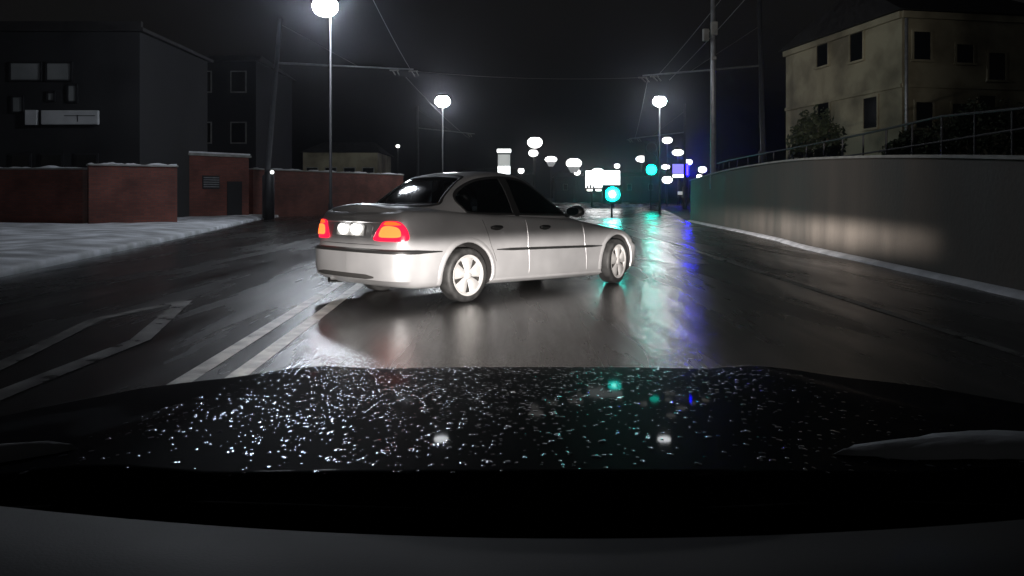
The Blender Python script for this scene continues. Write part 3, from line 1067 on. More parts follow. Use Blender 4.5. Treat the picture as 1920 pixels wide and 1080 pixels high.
def body_row(i):
    """vertices of one outline station from the sill up to the centre line of the deck"""
    x, y = HALF[i]
    a = HALF[max(i - 1, 0)]; b = HALF[min(i + 1, len(HALF) - 1)]
    t = Vector((b[0] - a[0], b[1] - a[1])).normalized()
    n = Vector((t.y, -t.x))           # outward on the right side
    e = endness(x)
    rear = x < 0
    s = shoulder(x)
    col = []
    for z, off in ((.20, -.085), (.225, -.045), (.27, -.018), (.34, -.004), (.42, .004), (.50, .006), (.575, .006), (.60, .0)):
        zz = z + (.015 * e if z < .3 else 0) + (.03 if (not rear and e > .5 and z < .3) else 0)
        o = off + .030 * e * (1 if z < .59 else .35) - (.05 * e if z < .25 else 0)
        col.append((x + n.x * o, y + n.y * o, zz))
    for f, off in ((.06, -.006), (.2, -.003), (.38, -.001), (.55, -.006), (.70, -.014), (.83, -.026), (.92, -.042), (.975, -.062), (1.0, -.09)):
        z = .61 + (s - .61) * f
        o = off - .018 * e * f - (.035 * e * f if not rear else .01 * e * f)
        col.append((x + n.x * o, y + n.y * o, z))
    bx, by, bz = col[-1]
    crown = (.055 if x < .3 else .06)
    lip = .028 * sstep(-.70, -.90, x)
    for f in (.90, .78, .62, .45, .28, .12, 0):
        yy = by * f
        xx = bx + ((-.955 if rear else 3.40) - bx) * 0.0 + (bx - x) * 0
        col.append((xx, yy, bz + (crown + lip) * (1 - f * f) ** .8 - .0))
    return col


bmx = bmesh.new()
rows = [body_row(i) for i in range(len(HALF))]
N = len(rows[0])
R_ = [[bmx.verts.new(p) for p in r] for r in rows]
L_ = [[bmx.verts.new((p[0], -p[1], p[2])) for p in r] for r in rows]
for i in range(len(rows) - 1):
    for k in range(N - 1):
        bmx.faces.new((R_[i][k], R_[i + 1][k], R_[i + 1][k + 1], R_[i][k + 1]))
        bmx.faces.new((L_[i][k], L_[i][k + 1], L_[i + 1][k + 1], L_[i + 1][k]))
for i in range(len(rows) - 1):          # floor
    bmx.faces.new((R_[i][0], L_[i][0], L_[i + 1][0], R_[i + 1][0]))
bmesh.ops.remove_doubles(bmx, verts=bmx.verts, dist=.0015)
bmesh.ops.dissolve_degenerate(bmx, edges=bmx.edges, dist=.0005)
bmesh.ops.recalc_face_normals(bmx, faces=bmx.faces)
BODY = BVHTree.FromBMesh(bmx)
me = bpy.data.meshes.new('body')
bmx.to_mesh(me); bmx.free()
me.materials.append(M['paint']); me.materials.append(M['well'])
for p in me.polygons: p.use_smooth = True
tmp = bpy.data.objects.new('body_tmp', me)
COL.objects.link(tmp)
cut = MB()
for wx, rr in ((0, .365), (2.725, .365)):
    for s in (-1, 1):
        cut.disc((wx, s * .80, .318 if wx == 0 else .372), rr, .46, 48)
cuto = cut.build('cutter', M['well'])
cuto.data.materials.clear(); cuto.data.materials.append(M['paint']); cuto.data.materials.append(M['well'])
for p in cuto.data.polygons: p.material_index = 1
md = tmp.modifiers.new('arches', 'BOOLEAN')
md.operation = 'DIFFERENCE'; md.solver = 'EXACT'; md.object = cuto
dg = bpy.context.evaluated_depsgraph_get()
me2 = bpy.data.meshes.new_from_object(tmp.evaluated_get(dg))
bpy.data.objects.remove(tmp); bpy.data.objects.remove(cuto)
me2.name = 'body'
body = bpy.data.objects.new('body', me2)
COL.objects.link(body); body.parent = car
bb_ = bmesh.new(); bb_.from_mesh(me2)
hole = [f for f in bb_.faces if f.calc_center_median().z > .94 and abs((f.calc_center_median().x - .83) / 1.12) ** 4 + abs(f.calc_center_median().y / .70) ** 4 < 1]
bmesh.ops.delete(bb_, geom=hole, context='FACES')
bb_.to_mesh(me2); bb_.free()
try:
    me2.set_sharp_from_angle(angle=R(38))
except Exception:
    pass

# cabin: outlines stacked in height
CZ = [.90, .96, 1.03, 1.10, 1.18, 1.26, 1.32, 1.36, 1.385, 1.402, 1.412]
CR = [-.56, -.47, -.36, -.245, -.11, .04, .17, .30, .42, .56, .75]
CF = [2.22, 2.08, 1.93, 1.78, 1.61, 1.44, 1.31, 1.20, 1.11, 1.02, .92]
CW = [.785, .770, .742, .712, .676, .637, .600, .560, .500, .400, .20]
CN = 5.0


CZ = [.90 + (z - .90) * 1.20 for z in CZ]
def cab(z): return interp(CZ, CR, z), interp(CZ, CF, z), interp(CZ, CW, z)


cb = bmesh.new()
rings = []
NZ, NT = 80, 220
for i in range(NZ + 1):
    z = lerp(CZ[0], CZ[-1], (i / NZ) ** .9)
    r, f, w_ = cab(z)
    c0, a0 = (r + f) / 2, (f - r) / 2
    nn = lerp(CN, 3.0, sstep(1.42, 1.515, z))
    ring = []
    for k in range(NT):
        t = 2 * math.pi * k / NT
        cx_, sy_ = math.cos(t), math.sin(t)
        ring.append(cb.verts.new((c0 + a0 * math.copysign(abs(cx_) ** (2 / nn), cx_), w_ * math.copysign(abs(sy_) ** (2 / nn), sy_), z)))
    rings.append(ring)
for i in range(NZ):
    for k in range(NT):
        cb.faces.new((rings[i][k], rings[i][(k + 1) % NT], rings[i + 1][(k + 1) % NT], rings[i + 1][k]))
top = cb.verts.new(((CR[-1] + CF[-1]) / 2, 0, CZ[-1] + .005))
for k in range(NT): cb.faces.new((rings[-1][k], rings[-1][(k + 1) % NT], top))
bmesh.ops.recalc_face_normals(cb, faces=cb.faces)
CAB = BVHTree.FromBMesh(cb)
CABBM = cb


def cast(tree, o, d, off):
    h = tree.ray_cast(Vector(o), Vector(d), 6)
    if h[0] is None: return None
    n = h[1]
    if n.dot(Vector(d)) > 0: n = -n
    return h[0] + n * off


def patch(poly, ray, tree, off, name, mat, parent, rings=(1, .97, .85, .6, .3), per=5, rim=-.006):
    """a curved panel: polygon in 2-D, cast on the body with ray(u, v) -> (origin, direction)"""
    P = spline(poly, per, closed=True)
    c = sum((p for p in P), Vector((0, 0))) / len(P)
    b = MB()
    rws = []
    last = None
    for j, s in enumerate((1.0,) + tuple(rings)):
        row = []
        for p in P:
            q_ = c + (p - c) * s
            o_, d_ = ray(q_.x, q_.y)
            h = cast(tree, o_, d_, off if j else rim)
            if h is None: h = last or Vector((0, 0, 0))
            last = h
            row.append(h)
        rws.append(row)
    vs = b.grid(rws, close=True)
    o_, d_ = ray(c.x, c.y)
    cv = b.bm.verts.new(cast(tree, o_, d_, off))
    n_ = len(P)
    for k in range(n_): b.bm.faces.new((vs[-1][k], vs[-1][(k + 1) % n_], cv))
    return b.build(name, mat, parent, smooth=True)


def lift(z): return .985 + (z - .955) * 1.225


def side_ray(s): return lambda x, z: ((x, s * 2.0, lift(z)), (0, -s, 0))
def rear_ray(y, z): return ((-3.0, y, lift(z)), (1, 0, 0))
def front_ray(y, z): return ((6.0, y, lift(z)), (-1, 0, 0))


DLO = [(.14, .963), (.03, 1.005), (-.035, 1.07), (-.02, 1.14), (.10, 1.215), (.30, 1.285), (.58, 1.322), (.90, 1.328), (1.14, 1.295), (1.38, 1.205), (1.60, 1.09), (1.80, .985), (1.80, .955), (1.30, .953), (.70, .957)]
REARW = [(.10, .965), (.04, 1.02), (.01, 1.08), (.06, 1.165), (.22, 1.245), (.42, 1.292), (.64, 1.308), (.70, 1.27), (.77, 1.11), (.82, .98), (.80, .968), (.45, .966)]
FRONTW = [(.91, .975), (.86, 1.12), (.80, 1.28), (.84, 1.312), (1.0, 1.302), (1.15, 1.272), (1.38, 1.182), (1.57, 1.085), (1.72, .995), (1.70, .967), (1.30, .965)]
BACKL = [(-.585, 1.035), (-.56, 1.12), (-.50, 1.25), (-.46, 1.315), (-.2, 1.335), (0, 1.34), (.2, 1.335), (.46, 1.315), (.50, 1.25), (.56, 1.12), (.585, 1.035), (.3, 1.022), (0, 1.018), (-.3, 1.022)]


def inset(P, d):
    n = len(P)
    area = sum(P[i].x * P[(i + 1) % n].y - P[(i + 1) % n].x * P[i].y for i in range(n))
    sg = 1 if area > 0 else -1
    out = []
    for i in range(n):
        t = (P[(i + 1) % n] - P[i - 1]).normalized()
        out.append(P[i] + Vector((-t.y, t.x)) * d * sg)
    return out


def inside(P, u, v):
    c = False
    n = len(P)
    for i in range(n):
        a, b = P[i], P[(i + 1) % n]
        if (a.y > v) != (b.y > v) and u < (b.x - a.x) * (v - a.y) / (b.y - a.y) + a.x: c = not c
    return c


def ring_patch(poly, d, ray, name, mat):
    """frame running round an opening"""
    P = spline(poly, 5, closed=True)
    b = MB()
    rws = []
    for dd, off in ((-.004, -.006), (0, .005), (d * .6, .006), (d, .004), (d + .002, -.012)):
        rws.append([cast(CAB, *ray(p.x, p.y), off) or Vector((0, 0, 1)) for p in inset(P, dd)])
    b.grid(rws, close=True)
    return b.build(name, mat, car, smooth=True)


RW = .020
DLO_IN = inset(spline(DLO, 5, closed=True), RW * .5)
BK_IN = inset(spline(BACKL, 5, closed=True), RW * .5)
def unlift(z): return .955 + (z - .985) / 1.225
kill = []
for f in CABBM.faces:
    c = f.calc_center_median()
    zz = unlift(c.z)
    if abs(f.normal.y) > .55 and inside(DLO_IN, c.x, zz): kill.append(f)
    elif c.x < .5 and abs(f.normal.x) > .25 and inside(BK_IN, c.y, zz): kill.append(f)
bmesh.ops.delete(CABBM, geom=kill, context='FACES')
def mesh_from(bm, name, mat):
    me = bpy.data.meshes.new(name)
    bm.to_mesh(me)
    me.materials.append(mat)
    for p in me.polygons: p.use_smooth = True
    o = bpy.data.objects.new(name, me)
    COL.objects.link(o); o.parent = car
    return o
mesh_from(CABBM, 'roof', M['paint'])
CABBM.normal_update()
for v in CABBM.verts: v.co = v.co - v.normal * .014
mesh_from(CABBM, 'headlining', M['lining'])
CABBM.free()
PILLAR = [(.74, .957), (.70, 1.12), (.62, 1.318), (.83, 1.328), (.86, 1.14), (.92, .957)]
for s in (-1, 1):
    ring_patch(DLO, RW, side_ray(s), 'window_surround', M['black_trim'])
    patch([(.80, .960), (.765, 1.10), (.70, 1.30), (.715, 1.318), (.80, 1.318), (.825, 1.28), (.865, 1.10), (.905, .960)], side_ray(s), CAB, .006, 'door_pillar', M['black_trim'], car, per=3)
    patch(REARW, side_ray(s), CAB, .001, 'rear_side_window', M['side_glass'], car, rim=.0)
    patch(FRONTW, side_ray(s), CAB, .001, 'front_side_window', M['side_glass'], car, rim=.0)
ring_patch(BACKL, .024, rear_ray, 'rear_window_seal', M['black_trim'])
patch([(p.x, p.y) for p in inset(spline(BACKL, 2, closed=True), .012)], rear_ray, CAB, .001, 'rear_window', M['side_glass'], car, rim=.0, per=2)
# seats with headrests, parcel shelf
q = MB(); q.box((-.22, 0, 1.0), (.5, 1.2, .03)); q.build('parcel_shelf', M['lining'], car)
for yy in (-.36, .36):
    q = MB(); q.box((.86, yy, .92), (.16, .50, .62), bev=.06); st = q.build('front_seat', M['seat'], car, smooth=True)
    q = MB(); q.box((.80, yy, 1.31), (.10, .26, .17), bev=.045); q.build('headrest', M['seat'], st, smooth=True)
    q = MB(); q.box((.02, yy, 1.19), (.09, .26, .14), bev=.04); q.build('rear_headrest', M['seat'], car, smooth=True)
q = MB(); q.box((.08, 0, .90), (.16, 1.15, .44), bev=.06); q.build('rear_bench', M['seat'], car, smooth=True)
q = MB(); q.box((1.70, 0, .94), (.40, 1.25, .20), bev=.05); q.build('dashboard', M['lining'], car, smooth=True)
WS = [(-.64, 1.0), (-.56, 1.2), (-.50, 1.32), (0, 1.345), (.50, 1.32), (.56, 1.2), (.64, 1.0), (0, .985)]
patch(WS, front_ray, CAB, .006, 'windscreen', M['car_glass'], car)


# bands that follow the outline of the body
def out_at(x0, side, z):
    """ray hitting the body's skin at outline position s"""
    pass


SL = [0.0]
for a, b in zip(HALF, HALF[1:]): SL.append(SL[-1] + math.hypot(b[0] - a[0], b[1] - a[1]))


def skin(s, z, off):
    """s: signed arc length from the rear centre (right positive, left negative)"""
    side = -1 if s >= 0 else 1
    s_ = min(abs(s), SL[-1] - .001)
    i = max(k for k in range(len(SL)) if SL[k] <= s_)
    i = min(i, len(HALF) - 2)
    t = (s_ - SL[i]) / (SL[i + 1] - SL[i])
    x = lerp(HALF[i][0], HALF[i + 1][0], t); y = lerp(HALF[i][1], HALF[i + 1][1], t)
    def nrm(j):
        a = HALF[max(j - 1, 0)]; b = HALF[min(j + 1, len(HALF) - 1)]
        tt = Vector((b[0] - a[0], b[1] - a[1])).normalized()
        return Vector((tt.y, -tt.x))
    n = (nrm(i) * (1 - t) + nrm(i + 1) * t).normalized()
    if side == 1:
        y, n = -y, Vector((n.x, -n.y))
    o_ = Vector((x + n.x * .5, y + n.y * .5, z)); d_ = Vector((-n.x, -n.y, 0))
    h = BODY.ray_cast(o_, d_, 1.2)
    if h[0] is None: return Vector((x, y, z))
    nn = h[1] if h[1].dot(d_) < 0 else -h[1]
    return h[0] + nn * off


def s_of_x(x):
    for i in range(10, len(HALF) - 1):
        if HALF[i][0] <= x <= HALF[i + 1][0] and HALF[i][1] < -.6:
            return SL[i] + (x - HALF[i][0])
    return SL[-1]


def s_of_y(y):
    """rear half: arc length where the outline reaches |y|"""
    for i in range(len(HALF) - 1):
        if abs(HALF[i][1]) <= abs(y) <= abs(HALF[i + 1][1]): return SL[i] + abs(y) - abs(HALF[i][1])
    return 0


def band(s0, s1, zc, half, thick, name, mat, parent, n=40):
    b = MB()
    rws = []
    for k in range(n + 1):
        s = lerp(s0, s1, k / n)
        taper = min(1, .25 + 6 * min(k, n - k) / n)
        z = zc(k / n) if callable(zc) else zc
        h = half * taper
        rws.append([skin(s, z - h, -.006), skin(s, z - h * .75, thick), skin(s, z + h * .75, thick), skin(s, z + h, -.006)])
    b.grid(rws)
    return b.build(name, mat, parent, smooth=True)


def vband(x0, x1, z0, z1, half, thick, name, mat, parent, side=1):
    b = MB()
    rws = []
    for k in range(25):
        t = k / 24
        z = lerp(z0, z1, t); s = side * s_of_x(lerp(x0, x1, t))
        rws.append([skin(s - half, z, -.004), skin(s - half * .6, z, thick), skin(s + half * .6, z, thick), skin(s + half, z, -.004)])
    b.grid(rws)
    return b.build(name, mat, parent, smooth=True)


S90, S_ARCH = s_of_y(.6), s_of_x(-.38)
band(-S_ARCH, S_ARCH, .590, .024, .012, 'bumper_strip', M['black_trim'], car, 90)
band(-S90 * 1.05, S90 * .78, .315, .030, .008, 'lower_bumper_grille', M['grey_trim'], car, 50)
band(-S90 * .95, S90 * .9, .655, .004, .002, 'boot_seam', M['black_trim'], car, 50)
for s in (1, -1):
    band(s * s_of_x(.42), s * s_of_x(2.36), .592, .017, .012, 'door_strip', M['black_trim'], car, 50)
    vband(.98, .93, .30, .93, .006, .004, 'door_seam', M['paint'], car, s)
    vband(2.06, 1.98, .30, .90, .006, .004, 'door_seam', M['paint'], car, s)
    vband(.42, .22, .46, .93, .004, .002, 'rear_door_seam', M['grey_trim'], car, s)
    band(s * s_of_x(.36), s * s_of_x(2.40), .245, .020, .010, 'sill', M['paint'], car, 40)
    # handles
    for hx in (.34, 1.16):
        q = MB()
        P = [skin(s * s_of_x(hx + .17 * k / 8), .845, .012 + .022 * math.sin(math.pi * k / 8)) for k in range(9)]
        q.tube(P, [.012, .017, .018, .018, .018, .018, .018, .017, .012], 8)
        dh = q.build('door_handle', M['black_trim'], car, smooth=True)
        pk = lambda u, v, s=s: (lambda p: (p + Vector((0, -s * .3, 0)) if False else p, None))(skin(s * s_of_x(u), v, .3))
        b_ = MB()
        rws = []
        for kx in range(9):
            xx = hx - .01 + .19 * kx / 8
            hh = .026 * math.sin(math.pi * (kx + .6) / 9.2) + .006
            rws.append([skin(s * s_of_x(xx), .84 - hh, -.002), skin(s * s_of_x(xx), .84 - hh * .8, .0035), skin(s * s_of_x(xx), .84 + hh * .8, .0035), skin(s * s_of_x(xx), .84 + hh, -.002)])
        b_.grid(rws)
        b_.build('handle_recess', M['grey_trim'], dh, smooth=True)


# tail lights: wrap round the corner
def skin_patch(poly, off, name, mat, parent, side, rim=-.006, per=5, rings=(1, .95, .8, .55, .28)):
    P = spline(poly, per, closed=True)
    c = sum((p for p in P), Vector((0, 0))) / len(P)
    b = MB()
    rws = [[skin(side * (c + (p - c) * s).x, (c + (p - c) * s).y, off if j else rim) for p in P] for j, s in enumerate((1.0,) + rings)]
    vs = b.grid(rws, close=True)
    cv = b.bm.verts.new(skin(side * c.x, c.y, off))
    for k in range(len(P)): b.bm.faces.new((vs[-1][k], vs[-1][(k + 1) % len(P)], cv))
    return b.build(name, mat, parent, smooth=True)


T0 = s_of_y(.44)
for s in (1, -1):
    lens = skin_patch([(T0, .705), (T0 + .01, .77), (T0 + .06, .84), (T0 + .12, .90), (T0 + .30, .905), (T0 + .38, .87), (T0 + .43, .79), (T0 + .42, .71), (T0 + .25, .697)], .014, 'tail_light', M['tail_red'], car, s)
    skin_patch([(T0 + .09, .745), (T0 + .09, .80), (T0 + .13, .845), (T0 + .22, .855), (T0 + .32, .835), (T0 + .35, .78), (T0 + .33, .745), (T0 + .2, .738)], .024, 'bulb_glow', M['tail_hot'], lens, s, rim=.008)
    skin_patch([(T0 + .13, .868), (T0 + .16, .898), (T0 + .27, .898), (T0 + .35, .872), (T0 + .25, .864)], .019, 'indicator_lens', M['tail_orange'], lens, s, rim=.008)

# boot lid: plate recess, plate, glare of two plate lamps, badge-free
rc = skin_patch([(-.36, .72), (-.38, .80), (-.35, .875), (0, .885), (.35, .875), (.38, .80), (.36, .72), (0, .712)], .003, 'plate_recess', M['paint'], car, 1)
pl = MB()
pv = [[skin(y, z, .012) for y in (-.26, -.13, 0, .13, .26)] for z in (.745, .80, .855)]
pl.grid(pv)
plate = pl.build('number_plate', M['plate'], car)
for yy in (-.12, .12):
    q = MB()
    c = skin(yy, .815, .034)
    q.ball(c, (.022, .075, .052), 18)  # glare on the plate, shaped as oversized glowing lenses
    q.build('plate_lamp_glare', M['plate_lamp_glare'], plate, smooth=True)
q = MB()
rws = [[skin(y, z, o) for y in [-.5 + .1 * k for k in range(11)]] for z, o in ((.885, -.004), (.889, .014), (.905, .014), (.909, -.004))]
q.grid(rws)
q.build('boot_handle_strip', M['paint'], car, smooth=True)
q = MB()                                            # exhaust tip
q.tube([(-.96, .42, .225), (-.70, .42, .225)], .032, 14, cap=False)
q.build('exhaust_pipe', M['chrome'], car, smooth=True)

# wheel arch lips
for wx, wz in ((0, .318), (2.725, .372)):
    for s in (-1, 1):
        q = MB()
        rws = []
        for k in range(33):
            a = R(-12 + 204 * k / 32)
            row = []
            for rr, off in ((.363, -.01), (.365, .010), (.382, .015), (.405, .009), (.43, -.004)):
                x, z = wx + rr * math.cos(a), wz + rr * math.sin(a)
                h = BODY.ray_cast(Vector((x, s * 2, z)), Vector((0, -s, 0)), 3)
                y = h[0].y if h[0] is not None else s * .84
                row.append((x, y + s * off, z))
            rws.append(row)
        q.grid(rws)
        q.build('wheel_arch', M['paint'], car, smooth=True)


# wheels
def wheel(cx_, side, steer, name='wheel'):
    root = bpy.data.objects.new(name, None)
    COL.objects.link(root)
    root.parent = car
    root.location = (cx_, side * .765, .298)
    root.rotation_euler = (0, 0, steer + (0 if side > 0 else math.pi))
    q = MB()
    q.lathe_y([(.212, -.09), (.235, -.100), (.270, -.098), (.290, -.085), (.298, -.06), (.2985, 0), (.298, .06), (.290, .085), (.270, .098), (.235, .100), (.212, .09)], 48)
    q.build('tyre', M['tyre'], root, smooth=True)
    q = MB()
    q.lathe_y([(.205, -.09), (.20, .02), (.196, .06), (.206, .088), (.222, .098), (.228, .094), (.214, .086)], 48)
    q.disc((0, .035, 0), .20, .01, 40)
    q.build('brake_disc', M['brake'], root, smooth=False)
    q = MB()
    ns = 5
    for k in range(ns):                              # wide spokes
        a0 = 2 * math.pi * k / ns + .3
        rws = []
        for r0, hw, y in ((.035, .026, .088), (.08, .050, .094), (.13, .070, .095), (.175, .088, .091), (.203, .100, .086)):
            row = []
            for f, dy in ((-1, -.014), (-.8, 0), (0, .004), (.8, 0), (1, -.014)):
                p = Vector((r0, hw * f))
                row.append((p.x * math.cos(a0) - p.y * math.sin(a0), y + dy, p.x * math.sin(a0) + p.y * math.cos(a0)))
            rws.append(row)
        q.grid(rws)
    q.lathe_y([(.0, .104), (.025, .103), (.045, .098), (.05, .088)], 24)
    q.lathe_y([(.190, .076), (.198, .088), (.212, .094), (.222, .100), (.228, .096)], 48)
    q.build('rim', M['alloy'], root, smooth=True)
    return root


wheel(0, -1, 0); wheel(0, 1, 0)
wheel(2.725, -1, R(11)); wheel(2.725, 1, R(11))

# door mirrors
for s in (-1, 1):
    q = MB()
    q.ball((1.76, s * .925, 1.04), (.075, .125, .075), 18)
    mi = q.build('door_mirror', M['black_trim'], car, smooth=True)
    q = MB(); q.tube([(1.79, s * .74, 1.0), (1.77, s * .86, 1.02)], [.04, .03], 8); q.build('mirror_arm', M['black_trim'], mi, smooth=True)
    q = MB(); q.disc((0, 0, 0), .06, .006, 20); g_ = q.build('mirror_glass', M['car_glass'], mi, smooth=False)
    g_.location = (1.688, s * .925, 1.04); g_.rotation_euler = (0, 0, R(90)); g_.scale = (1.6, 1, .9)
# headlights and grille at the nose
for s in (1, -1):
    skin_patch([(SL[-1] - .80, .60), (SL[-1] - .80, .68), (SL[-1] - .45, .68), (SL[-1] - .28, .66), (SL[-1] - .28, .58), (SL[-1] - .5, .57)], .008, 'headlight', M['car_glass'], car, s)
    skin_patch([(SL[-1] - .20, .56), (SL[-1] - .20, .64), (SL[-1] - .03, .645), (SL[-1] - .03, .56)], .010, 'front_grille', M['black_trim'], car, s)

# the body squats forward on its springs while braking into the turn
pit = Matrix.Translation((-.9, 0, .4)) @ Matrix.Rotation(R(1.2), 4, 'Y') @ Matrix.Translation((.9, 0, -.4))
for ch in car.children:
    if not ch.name.startswith('wheel') or ch.name.startswith('wheel_arch'):
        ch.matrix_basis = pit @ ch.matrix_basis


# ================================================================== THE CAR WE SIT IN: bonnet, scuttle, dashboard
M['bonnet'] = node_mat('dark_wet_bonnet_paint', (.008, .008, .011), .5, 0, spec=0.002, coat=.022)
M['bonnet'].node_tree.nodes['Principled BSDF'].inputs['Coat Roughness'].default_value = .04
M['water'] = node_mat('water_drop', (.40, .44, .54), .06, 1.0)
M['dash'] = noise_mat('dashboard_plastic', (.015, .015, .018), (.022, .022, .025), 3.0, (.6, .75), .05, 420.0)
M['scuttle'] = node_mat('black_scuttle_plastic', (.006, .006, .006), .95, spec=.05)
own = empty('camera_car', (0.05, 0.0, 0.0))
tag(own, 'dark wet bonnet and dashboard of the car the picture is taken from', 'car')


def bonnet_z(x, y):
    t = max(0.0, (y - .62) / .95)
    z = .923 - .093 * t ** 1.25 - .035 * (abs(x) / .8) ** 3.0
    if y > 1.54: z -= 1.6 * (y - 1.54) ** 1.7
    z += .010 * sstep(.30, .42, abs(x)) * (1 - sstep(.42, .6, abs(x)))
    return z


q = MB()
rws = [[(.80 * (-1 + k / 20), .70, bonnet_z(.80 * (-1 + k / 20), .69) - .16) for k in range(41)]]
for i in range(46):
    y = lerp(.69, 1.78, i / 45)
    wx = .80 - .10 * sstep(1.2, 1.78, y)
    rws.append([(wx * (k / 20 - 1) if False else wx * (-1 + k / 20), y - .06 * (abs(-1 + k / 20)) ** 2.4 * sstep(.9, 1.6, y), bonnet_z(wx * (-1 + k / 20), y)) for k in range(41)])
q.grid(rws)
q.build('bonnet', M['bonnet'], own, smooth=True)
q = MB()                                            # wings and nose below the bonnet
for s in (-1, 1):
    rws = []
    for i in range(24):
        y = lerp(.73, 1.72, i / 23)
        rws.append([(s * (.80 - .10 * sstep(1.2, 1.78, y)), y - .12 * sstep(.9, 1.6, y), bonnet_z(.80, y) - .012), (s * .86, y - .12 * sstep(.9, 1.6, y), .80 - .12 * sstep(1.2, 1.7, y)), (s * .87, y - .1, .35)])
    q.grid(rws)
q.grid([[(x, 1.80 - .22 * abs(x / .8) ** 2.4, z) for x in [-.72 + .09 * k for k in range(17)]] for z in (.30, .5, .62, .72)])
q.build('front_wing', M['bonnet'], own, smooth=True)
q = MB()                                            # scuttle under the windscreen
rws = []
for k in range(31):
    x = -.85 + 1.7 * k / 30
    rws.append([(x, .80, .84), (x, .72, .895 - .04 * abs(x / .8) ** 3), (x, .68, .885 - .02 * abs(x)), (x, .60, .880 + .10 * x * x), (x, .56, .86)])
q.grid(rws)
q.build('scuttle', M['scuttle'], own, smooth=True)
q = MB()                                            # dashboard top
rws = []
for k in range(61):
    x = -.85 + 1.7 * k / 60
    ze = .904 + .13 * x * x
    rws.append([(x, .615, ze - .06), (x, .612, ze - .012), (x, .600, ze), (x, .50, ze + .002), (x, .35, ze - .01), (x, .20, ze - .05), (x, .12, ze - .16)])
q.grid(rws)
q.build('dashboard', M['dash'], own, smooth=True)
q = MB()
q.tube([(.20, .445, .922), (.27, .475, .930), (.36, .50, .945), (.48, .52, .965)], .0012, 6)
q.build('dashboard_seam', M['trim'], own)
# washer jets and wiper arms lying in the scuttle
for x0, x1 in ((-.62, -.06), (-.02, .52)):
    q = MB()
    q.tube([(x1, .66, .893), ((x0 + x1) / 2, .675, .898), (x0, .685, .885)], [.009, .007, .004], 8)
    q.build('wiper', M['scuttle'], own, smooth=True)

# water on the bonnet
rr = random.Random(5)
q = MB()
for i in range(8000):
    y = .70 + .86 * rr.random() ** .85
    x = rr.uniform(-.50, .44)
    if rr.random() > (1 - .62 * sstep(-.12, .10, x)) * (1 - .6 * sstep(.30, .46, abs(x))) + .25 * sstep(1.35, 1.5, y): continue
    wet = .55 + .45 * math.sin(x * 9 + 2.3 * y) * math.sin(y * 13 + x * 4)
    if rr.random() > .35 + .65 * wet: continue
    r0 = rr.choice((.0009, .0011, .0014, .0017, .0022, .0030)) * rr.uniform(.8, 1.25)
    ex = rr.uniform(1.0, 2.2); ang = math.pi / 2 + rr.uniform(-.5, .5)
    hgt = r0 * rr.uniform(.09, .26)
    z0 = bonnet_z(x, y) + .0004
    dzy = (bonnet_z(x, y + .01) - bonnet_z(x, y - .01)) / .02
    dzx = (bonnet_z(x + .01, y) - bonnet_z(x - .01, y)) / .02
    ca, sa = math.cos(ang), math.sin(ang)
    rings = []
    for fr, fz in ((1.0, 0), (.80, .40), (.5, .77), (.2, .97)):
        ring = []
        for k in range(7):
            t = 2 * math.pi * (k + .5 * (fr < .9)) / 7
            a, b = r0 * ex * fr * math.cos(t), r0 * fr * math.sin(t)
            dx, dy = a * ca - b * sa, a * sa + b * ca
            ring.append(q.bm.verts.new((x + dx, y + dy, z0 + dzx * dx + dzy * dy + hgt * fz)))
        rings.append(ring)
    for a, b in zip(rings, rings[1:]):
        for k in range(7): q.bm.faces.new((a[k], a[(k + 1) % 7], b[(k + 1) % 7], b[k]))
    q.bm.faces.new(rings[-1])
wd = q.build('water_drops', M['water'], None, smooth=True, loc=(.05, 0, 0))
tag(wd, 'beads of water covering the dark bonnet', 'water', kind='stuff')


# patches of old snow left on the bonnet corners
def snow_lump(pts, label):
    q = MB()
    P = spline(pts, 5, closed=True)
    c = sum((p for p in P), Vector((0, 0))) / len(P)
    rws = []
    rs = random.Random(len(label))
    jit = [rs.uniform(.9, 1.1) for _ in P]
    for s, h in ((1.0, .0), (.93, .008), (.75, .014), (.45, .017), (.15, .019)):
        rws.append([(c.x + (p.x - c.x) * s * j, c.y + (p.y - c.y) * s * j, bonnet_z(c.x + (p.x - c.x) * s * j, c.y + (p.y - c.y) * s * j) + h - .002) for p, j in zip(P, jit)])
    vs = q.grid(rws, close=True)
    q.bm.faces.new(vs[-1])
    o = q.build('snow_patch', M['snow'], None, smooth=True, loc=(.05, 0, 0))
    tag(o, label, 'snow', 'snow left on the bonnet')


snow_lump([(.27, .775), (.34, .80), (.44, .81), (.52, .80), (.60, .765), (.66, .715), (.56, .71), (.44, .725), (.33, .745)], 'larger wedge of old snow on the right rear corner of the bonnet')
snow_lump([(-.70, .80), (-.62, .805), (-.54, .80), (-.48, .785), (-.53, .765), (-.62, .76), (-.70, .765)], 'narrow strip of old snow on the left rear corner of the bonnet')


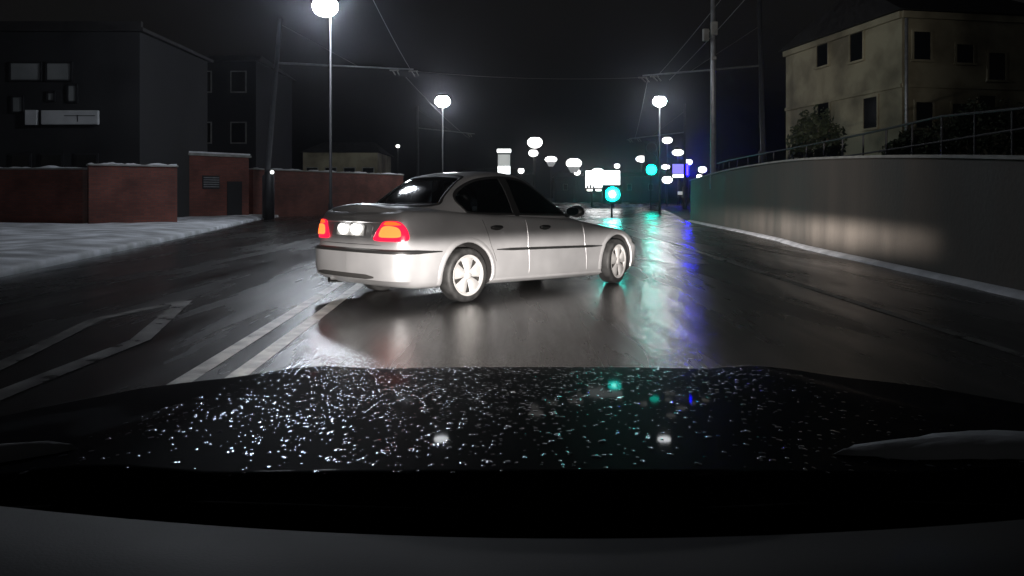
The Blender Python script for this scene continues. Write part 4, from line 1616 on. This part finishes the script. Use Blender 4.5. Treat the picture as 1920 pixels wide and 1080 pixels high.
# own headlamps (dipped beam, flat cut-off)
def headlamp(x):
    ld = bpy.data.lights.new('dipped_beam', 'POINT')
    ld.energy = HEAD_W
    ld.shadow_soft_size = .05
    ld.color = (1.0, .93, .875)
    ld.use_nodes = True
    nt = ld.node_tree
    em = nt.nodes['Emission']
    tc = nt.nodes.new('ShaderNodeTexCoord')
    sp = nt.nodes.new('ShaderNodeSeparateXYZ')
    nt.links.new(tc.outputs['Normal'], sp.inputs[0])

    def mth(op, a, b=None):
        n = nt.nodes.new('ShaderNodeMath'); n.operation = op
        for i, v in enumerate((a, b)):
            if v is None: continue
            if isinstance(v, (int, float)): n.inputs[i].default_value = v
            else: nt.links.new(v, n.inputs[i])
        return n.outputs[0]

    def ramp(v, a, b, o0, o1):
        n = nt.nodes.new('ShaderNodeMapRange'); n.interpolation_type = 'SMOOTHSTEP'
        nt.links.new(v, n.inputs[0])
        for i, q_ in enumerate((a, b, o0, o1)): n.inputs[i + 1].default_value = q_
        return n.outputs[0]
    fwd = mth('MULTIPLY', sp.outputs[1], HEAD_SGN)
    up = mth('MULTIPLY', sp.outputs[2], HEAD_SGN)
    sd = mth('MULTIPLY', sp.outputs[0], HEAD_SGN)
    vert = ramp(up, -.012, .014, 1.0, HEAD_LEAK)          # flat cut-off just below level
    low = ramp(up, -.34, -.03, .10, 1.0)                   # weaker close to the bumper
    az = mth('MULTIPLY', ramp(sd, -.50, -.16, 0.0, 1.0), ramp(sd, .18, .34, 1.0, 0.0))
    kick = mth('MULTIPLY', mth('MULTIPLY', ramp(sd, .17, .39, 0.0, 1.0), ramp(sd, .33, .52, 1.0, 0.0)), mth('MULTIPLY', ramp(up, -.05, -.012, 0.0, 1.0), HEAD_KICK))
    az = mth('ADD', az, kick)
    front = ramp(fwd, .2, .5, 0, 1)
    tot = mth('MULTIPLY', mth('MULTIPLY', vert, low), mth('MULTIPLY', az, front))
    nt.links.new(tot, em.inputs['Strength'])
    o = bpy.data.objects.new('dipped_beam', ld)
    COL.objects.link(o)
    o.parent = own
    o.location = (x, 1.95, .66)


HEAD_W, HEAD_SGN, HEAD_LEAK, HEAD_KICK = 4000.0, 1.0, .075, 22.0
headlamp(-.56)
headlamp(.56)
for s in (-1, 1):
    q = MB(); q.ball((s * .56, 1.72, .64), (.14, .05, .075), 18)
    q.build('headlight', M['car_glass'], own, smooth=True)

# thin mist added to give the lamps a halo
hz = bpy.data.materials.new('halo_mist'); hz.use_nodes = True
nt = hz.node_tree
nt.nodes.remove(nt.nodes['Principled BSDF'])
pv = nt.nodes.new('ShaderNodeVolumePrincipled')
pv.inputs['Color'].default_value = (.85, .88, 1.0, 1)
pv.inputs['Density'].default_value = .00065
pv.inputs['Anisotropy'].default_value = .94
nt.links.new(pv.outputs[0], nt.nodes['Material Output'].inputs['Volume'])
q = MB(); q.box((0, 90, 9.5), (160, 230, 21.1))
tag(q.build('halo_haze', hz), kind='stuff')
